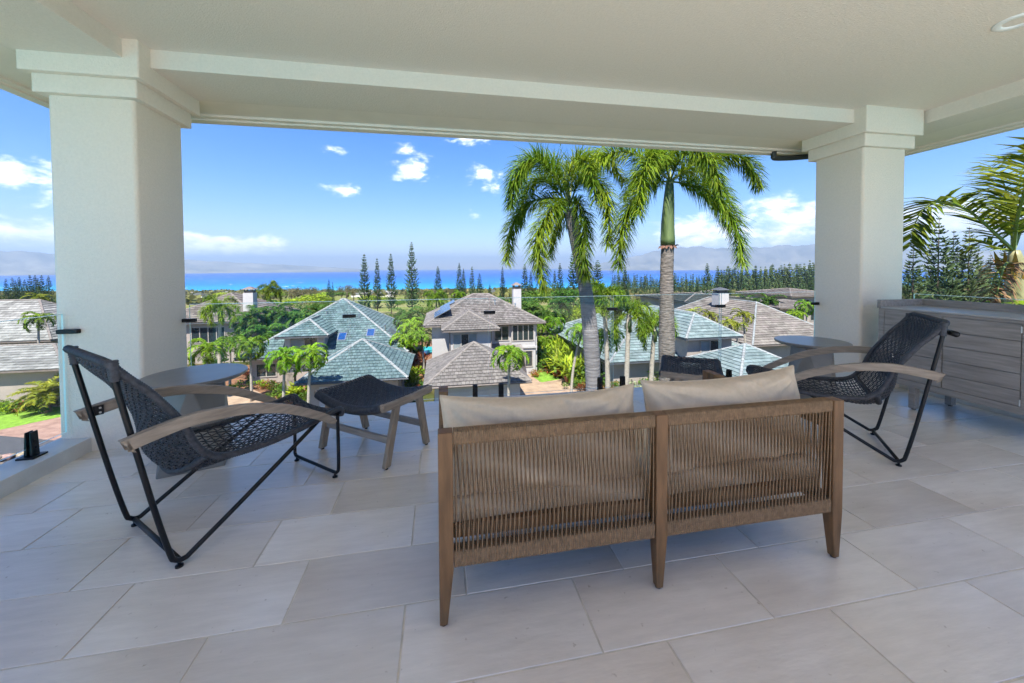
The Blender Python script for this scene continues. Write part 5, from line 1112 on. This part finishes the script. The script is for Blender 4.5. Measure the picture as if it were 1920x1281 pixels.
def shrub(kind, px, py, sc, label, z=None, flat=.8, group='garden shrubs', depth=None):
    """low shrub whose foot is on the ground seen at (px, py)"""
    p = atz(px, py, -10) if depth is None else gpt(px, depth)
    if kind in SH:
        o = link('shrub', SH[kind], None, (p.x, p.y, ground_z(p.x, p.y) + sc * .55), (0, 0, rg.uniform(0, 6)), (sc, sc, sc * flat)); return tag(o, label, 'shrub', group)
    o = link('leafy_plant', LP[kind][rg.randrange(len(LP[kind]))], None, (p.x, p.y, ground_z(p.x, p.y)), (0, 0, rg.uniform(0, 6)), sc); return tag(o, label, 'plant', group)
for i in range(16):
    f = i / 15; px = 1012 + 82 * f + rg.uniform(-6, 6); py = 684 + 46 * f - rg.uniform(0, 18); shrub('heli' if i % 3 else 'green', px, py, rg.uniform(1.6, 2.3), 'tall lime heliconia in the hedge between lawn and pale green house', group='heliconia hedge')
for i in range(8):
    f = i / 7; shrub('heli', 1035 + 40 * f + rg.uniform(-8, 8), 668 + 12 * f, rg.uniform(1.9, 2.5), 'tall lime heliconia in the hedge between lawn and pale green house', group='heliconia hedge')
for px, py, k, sc, lab in [(1032, 700, 'redti', 1.1, 'dark red leafy plant nearest the lawn in the hedge'), (1046, 708, 'redti', 1.1, 'second red leafy plant at the hedge front'), (1018, 690, 'redti', .9, 'red leafy plant at the far end of the hedge'), (1064, 716, 'orange', .9, 'orange leafy plant in the terracotta pot'),
    (1006, 706, 'orange', .7, 'orange low shrub at the corner of the lawn'), (997, 700, 'red', .6, 'low red shrub along the lawn edge'), (990, 692, 'green', .8, 'low green shrub along the lawn edge'), (975, 688, 'pale', .8, 'pale shrub at the white house corner'), (984, 680, 'lime', .9, 'yellow green shrub by the porch'), (965, 690, 'red', .6, 'pink flowered shrub by the driveway edge'), (1000, 680, 'dark', 1.2, 'dark shrub under the bay window'), (1010, 672, 'dark', 1.2, 'dark shrub at the foot of the heliconias'),
    (1078, 728, 'green', 1.0, 'round green shrub at the driveway end'), (1090, 724, 'lime', 1.0, 'lime shrub by the leaning trunk'), (1098, 734, 'red', .8, 'reddish shrub at the leaning trunk foot'),
    (1150, 742, 'orange', 1.1, 'orange shrub between the two clamps'), (1135, 735, 'dark', 1.6, 'dark shrub behind the orange one'), (1160, 700, 'dark', 1.8, 'dark green shrub under the slim palms'), (1195, 712, 'heli', 1.8, 'bright leafy plant under the foxtail palms'), (1182, 736, 'pale', 1.2, 'pale variegated shrub by the clamp pair'), (1210, 745, 'pale', 1.2, 'pale variegated shrub by the straight trunk'), (1215, 722, 'heli', 1.8, 'bright leafy plant beside the straight trunk'), (1225, 738, 'green', 1.4, 'upright green plant against the straight trunk'), (1200, 690, 'dark', 1.6, 'shaded shrub at the pale green eave'), (1170, 720, 'green', 1.4, 'green shrub among the slim trunks'), (1235, 700, 'heli', 1.6, 'leafy plant left of the straight trunk'), (1270, 715, 'lime', 1.4, 'lime shrub right of the straight trunk'),
    (780, 742, 'red', .9, 'pink croton by the grey garage corner'), (905, 775, 'orange', 1.1, 'orange croton in front of the grey garage wall'), (925, 780, 'redti', 1.1, 'red croton in front of the grey garage wall'), (850, 785, 'heli', 1.0, 'leafy green plant in front of the grey garage door'), (870, 785, 'lime', .9, 'lime shrub in front of the grey garage door'), (815, 780, 'pale', 1.2, 'pale round shrub at the grey garage corner'), (835, 790, 'green', .9, 'low green shrub in front of the grey garage'),
    (782, 712, 'lime', 1.4, 'lime plant between the two garages'), (775, 690, 'red', 1.1, 'rust coloured shrub between the garages'), (786, 700, 'orange', 1.0, 'orange brown shrub between the garages'), (770, 728, 'heli', 1.4, 'bright leafy plant by the blue green garage corner'), (790, 735, 'green', 1.0, 'green shrub left of the grey garage'), (770, 672, 'dark', 1.5, 'dark shrub at the palm trunks between garages'), (790, 678, 'redti', 1.4, 'red leafy plant by the pool'),
    (470, 720, 'green', 1.0, 'green shrub at the pergola pillar'), (485, 730, 'lime', .9, 'lime shrub on the red soil slope'), (460, 708, 'red', .9, 'dark red shrub on the soil slope'), (500, 728, 'red', .8, 'purple red shrub by the pergola'), (515, 735, 'lime', 1.0, 'yellow shrub at the pillar foot'), (540, 745, 'green', 1.4, 'feathery green shrub left of the garage'), (556, 752, 'heli', 1.4, 'fountain shaped green plant left of the garage'), (525, 752, 'green', 1.1, 'green shrub behind the lounge chair front'), (440, 735, 'lime', .8, 'yellow flowering shrub by the path'), (420, 700, 'green', 1.3, 'green shrub under the round table rim'), (400, 690, 'dark', 1.4, 'dark shrub left under the round table rim'), (575, 755, 'green', 1.0, 'green shrub at the garage door'),
    (30, 772, 'green', 1.1, 'green shrub at the back of the side lawn'), (55, 770, 'red', .9, 'dark red shrub at the back of the side lawn'), (85, 766, 'lime', 1.0, 'lime shrub below the cycad'), (5, 776, 'lime', 1.0, 'lime shrub at the picture edge by the lawn'), (100, 764, 'dark', 1.1, 'dark shrub against the column edge'), (15, 762, 'redti', 1.2, 'dark red leafy plant by the low roof'), (45, 758, 'green', 1.2, 'second green shrub along the low roof'), (-20, 775, 'green', 1.1, 'green shrub left of the lawn'), (70, 776, 'green', .9, 'low green shrub edging the side lawn'),
    (1375, 668, 'lime', 2.0, 'lime bush right of the wing window'), (1395, 662, 'lime', 2.0, 'lime bush in front of the taupe roof'), (1440, 668, 'green', 1.6, 'green bush at the pale green hip roof'), (1420, 664, 'lime', 1.8, 'second lime bush in front of the taupe roof'), (1352, 672, 'lime', 1.8, 'lime bush at the wing wall')]:
    shrub(k, px, py, sc, lab)
# terracotta pot
p = atz(1064, 716, -10); t = thing('plant_pot', 'terracotta pot at the end of the lawn hedge', 'pot', (p.x, p.y - .1, -10)); m = MB(); m.lathe([(.26, 0), (.36, .45), (.42, .5), (.42, .62), (.36, .62)], 20); m.build('pot', mat('terracotta', (.42, .17, .09), .8, .2, 4), t)
# loose rocks in the bed beside the road
for i in range(26):
    r = random.Random(i + 50); px, py = r.uniform(-70, 62), r.uniform(852, 905); p = atz(px, py - max(0, (px - 30) * .2), -10); m = MB(); s = r.uniform(.25, .6); P = []
    bm = bmesh.new(); bmesh.ops.create_icosphere(bm, subdivisions=1, radius=1)
    me = bpy.data.meshes.new('rock')
    for v in bm.verts: v.co *= r.uniform(.75, 1.15)
    bm.to_mesh(me); bm.free(); me.materials.append(mat('lava rock', (.14, .10, .08), .95, .4, 3, bump=.6, bscale=10, rnd=.5, c2=(.3, .22, .17)))
    o = link('rock', me, None, (p.x, p.y, -10 + s * .25), (0, 0, r.uniform(0, 6)), (s, s * .8, s * .5)); tag(o, 'rough brown rock in the bed beside the side road', 'rock', 'rocks beside the road')
# far town: small houses and woodland
M_tw = mat('far white wall', (.6, .57, .53), .9, .1, 1); rg = random.Random(77)
def town_house(px, depth, where):
    g = gpt(px, depth); w, d_, h = rg.uniform(9, 16), rg.uniform(8, 12), rg.uniform(3, 5); t = thing('house', 'tiny pale house ' + where, 'house', (g.x, g.y, g.z - .5), rg.uniform(-.4, .4), 'distant town houses')
    m = MB(); m.box(-w / 2, w / 2, -d_ / 2, d_ / 2, 0, h); m.build('wall', M_tw, t); m = MB(); a = .8; e = [(-w / 2 - a, -d_ / 2 - a, h), (w / 2 + a, -d_ / 2 - a, h), (w / 2 + a, d_ / 2 + a, h), (-w / 2 - a, d_ / 2 + a, h)]; r1, r2 = (-w / 5, 0, h + 2.4), (w / 5, 0, h + 2.4)
    m.poly([e[0], e[1], r2, r1]); m.poly([e[1], e[2], r2]); m.poly([e[2], e[3], r1, r2]); m.poly([e[3], e[0], r1]); m.poly(list(reversed(e))); m.build('roof', rg.choice((R_brown, R_dark, R_left, R_grey)), t)
for i in range(46): town_house(rg.uniform(340, 480) if i < 20 else (rg.uniform(480, 960) if i < 34 else rg.uniform(1240, 1540)), rg.uniform(330, 900) if i < 34 else rg.uniform(200, 320), 'in the town beyond the taupe ridge' if i < 20 else ('on the coast beyond the slender pines' if i < 34 else 'below the distant pine rows'))
wood = MB(); r = random.Random(3)
for i in range(5200):
    dep = 190 + 930 * r.random() ** .9; px = r.uniform(-260, 2100)
    if 500 < px < 760 and dep < 330: continue
    if dep < 520 and r.random() < .35: continue
    g = gpt(px, dep); h = r.uniform(3.5, 9) * (.8 if dep < 600 else 1); w = h * r.uniform(.5, .95)
    for q in range(9):
        c = V((g.x + r.gauss(0, w * .4), g.y + r.gauss(0, w * .4), g.z + h * r.uniform(.25, .95))); s = w * r.uniform(.28, .5); a = r.uniform(0, 6.3)
        u = V((cos(a), sin(a), r.uniform(-.4, .4))).normalized() * s; v_ = V((r.uniform(-.5, .5), r.uniform(-.5, .5), 1)).normalized() * s * .8
        wood.quad(c - u - v_ * .6, c + u * .7 - v_, c + u + v_ * .5, c - u * .5 + v_)
o = wood.build('woodland', mat('leaf far wood', (.08, .11, .02), .8, .4, .02, c2=(.26, .23, .07), isl=.4, world=True, trans=.2), kind='stuff'); tag(o, 'mixed scrub and trees covering the coastal plain', 'woodland')
# ================================================================== the air
hz = bpy.data.materials.new('haze'); hz.use_nodes = True; N = hz.node_tree.nodes; N.clear(); ou = N.new('ShaderNodeOutputMaterial'); pv = N.new('ShaderNodeVolumePrincipled')
pv.inputs['Color'].default_value = (.55, .76, 1.0, 1); pv.inputs['Density'].default_value = HAZE; pv.inputs['Anisotropy'].default_value = .25; hz.node_tree.links.new(pv.outputs[0], ou.inputs['Volume'])
m = MB(); m.box(-25000, 25000, -1600, 25000, -120, 720); tag(m.build('haze', hz), 'pale blue sea haze over the water and islands', 'haze', kind='stuff')
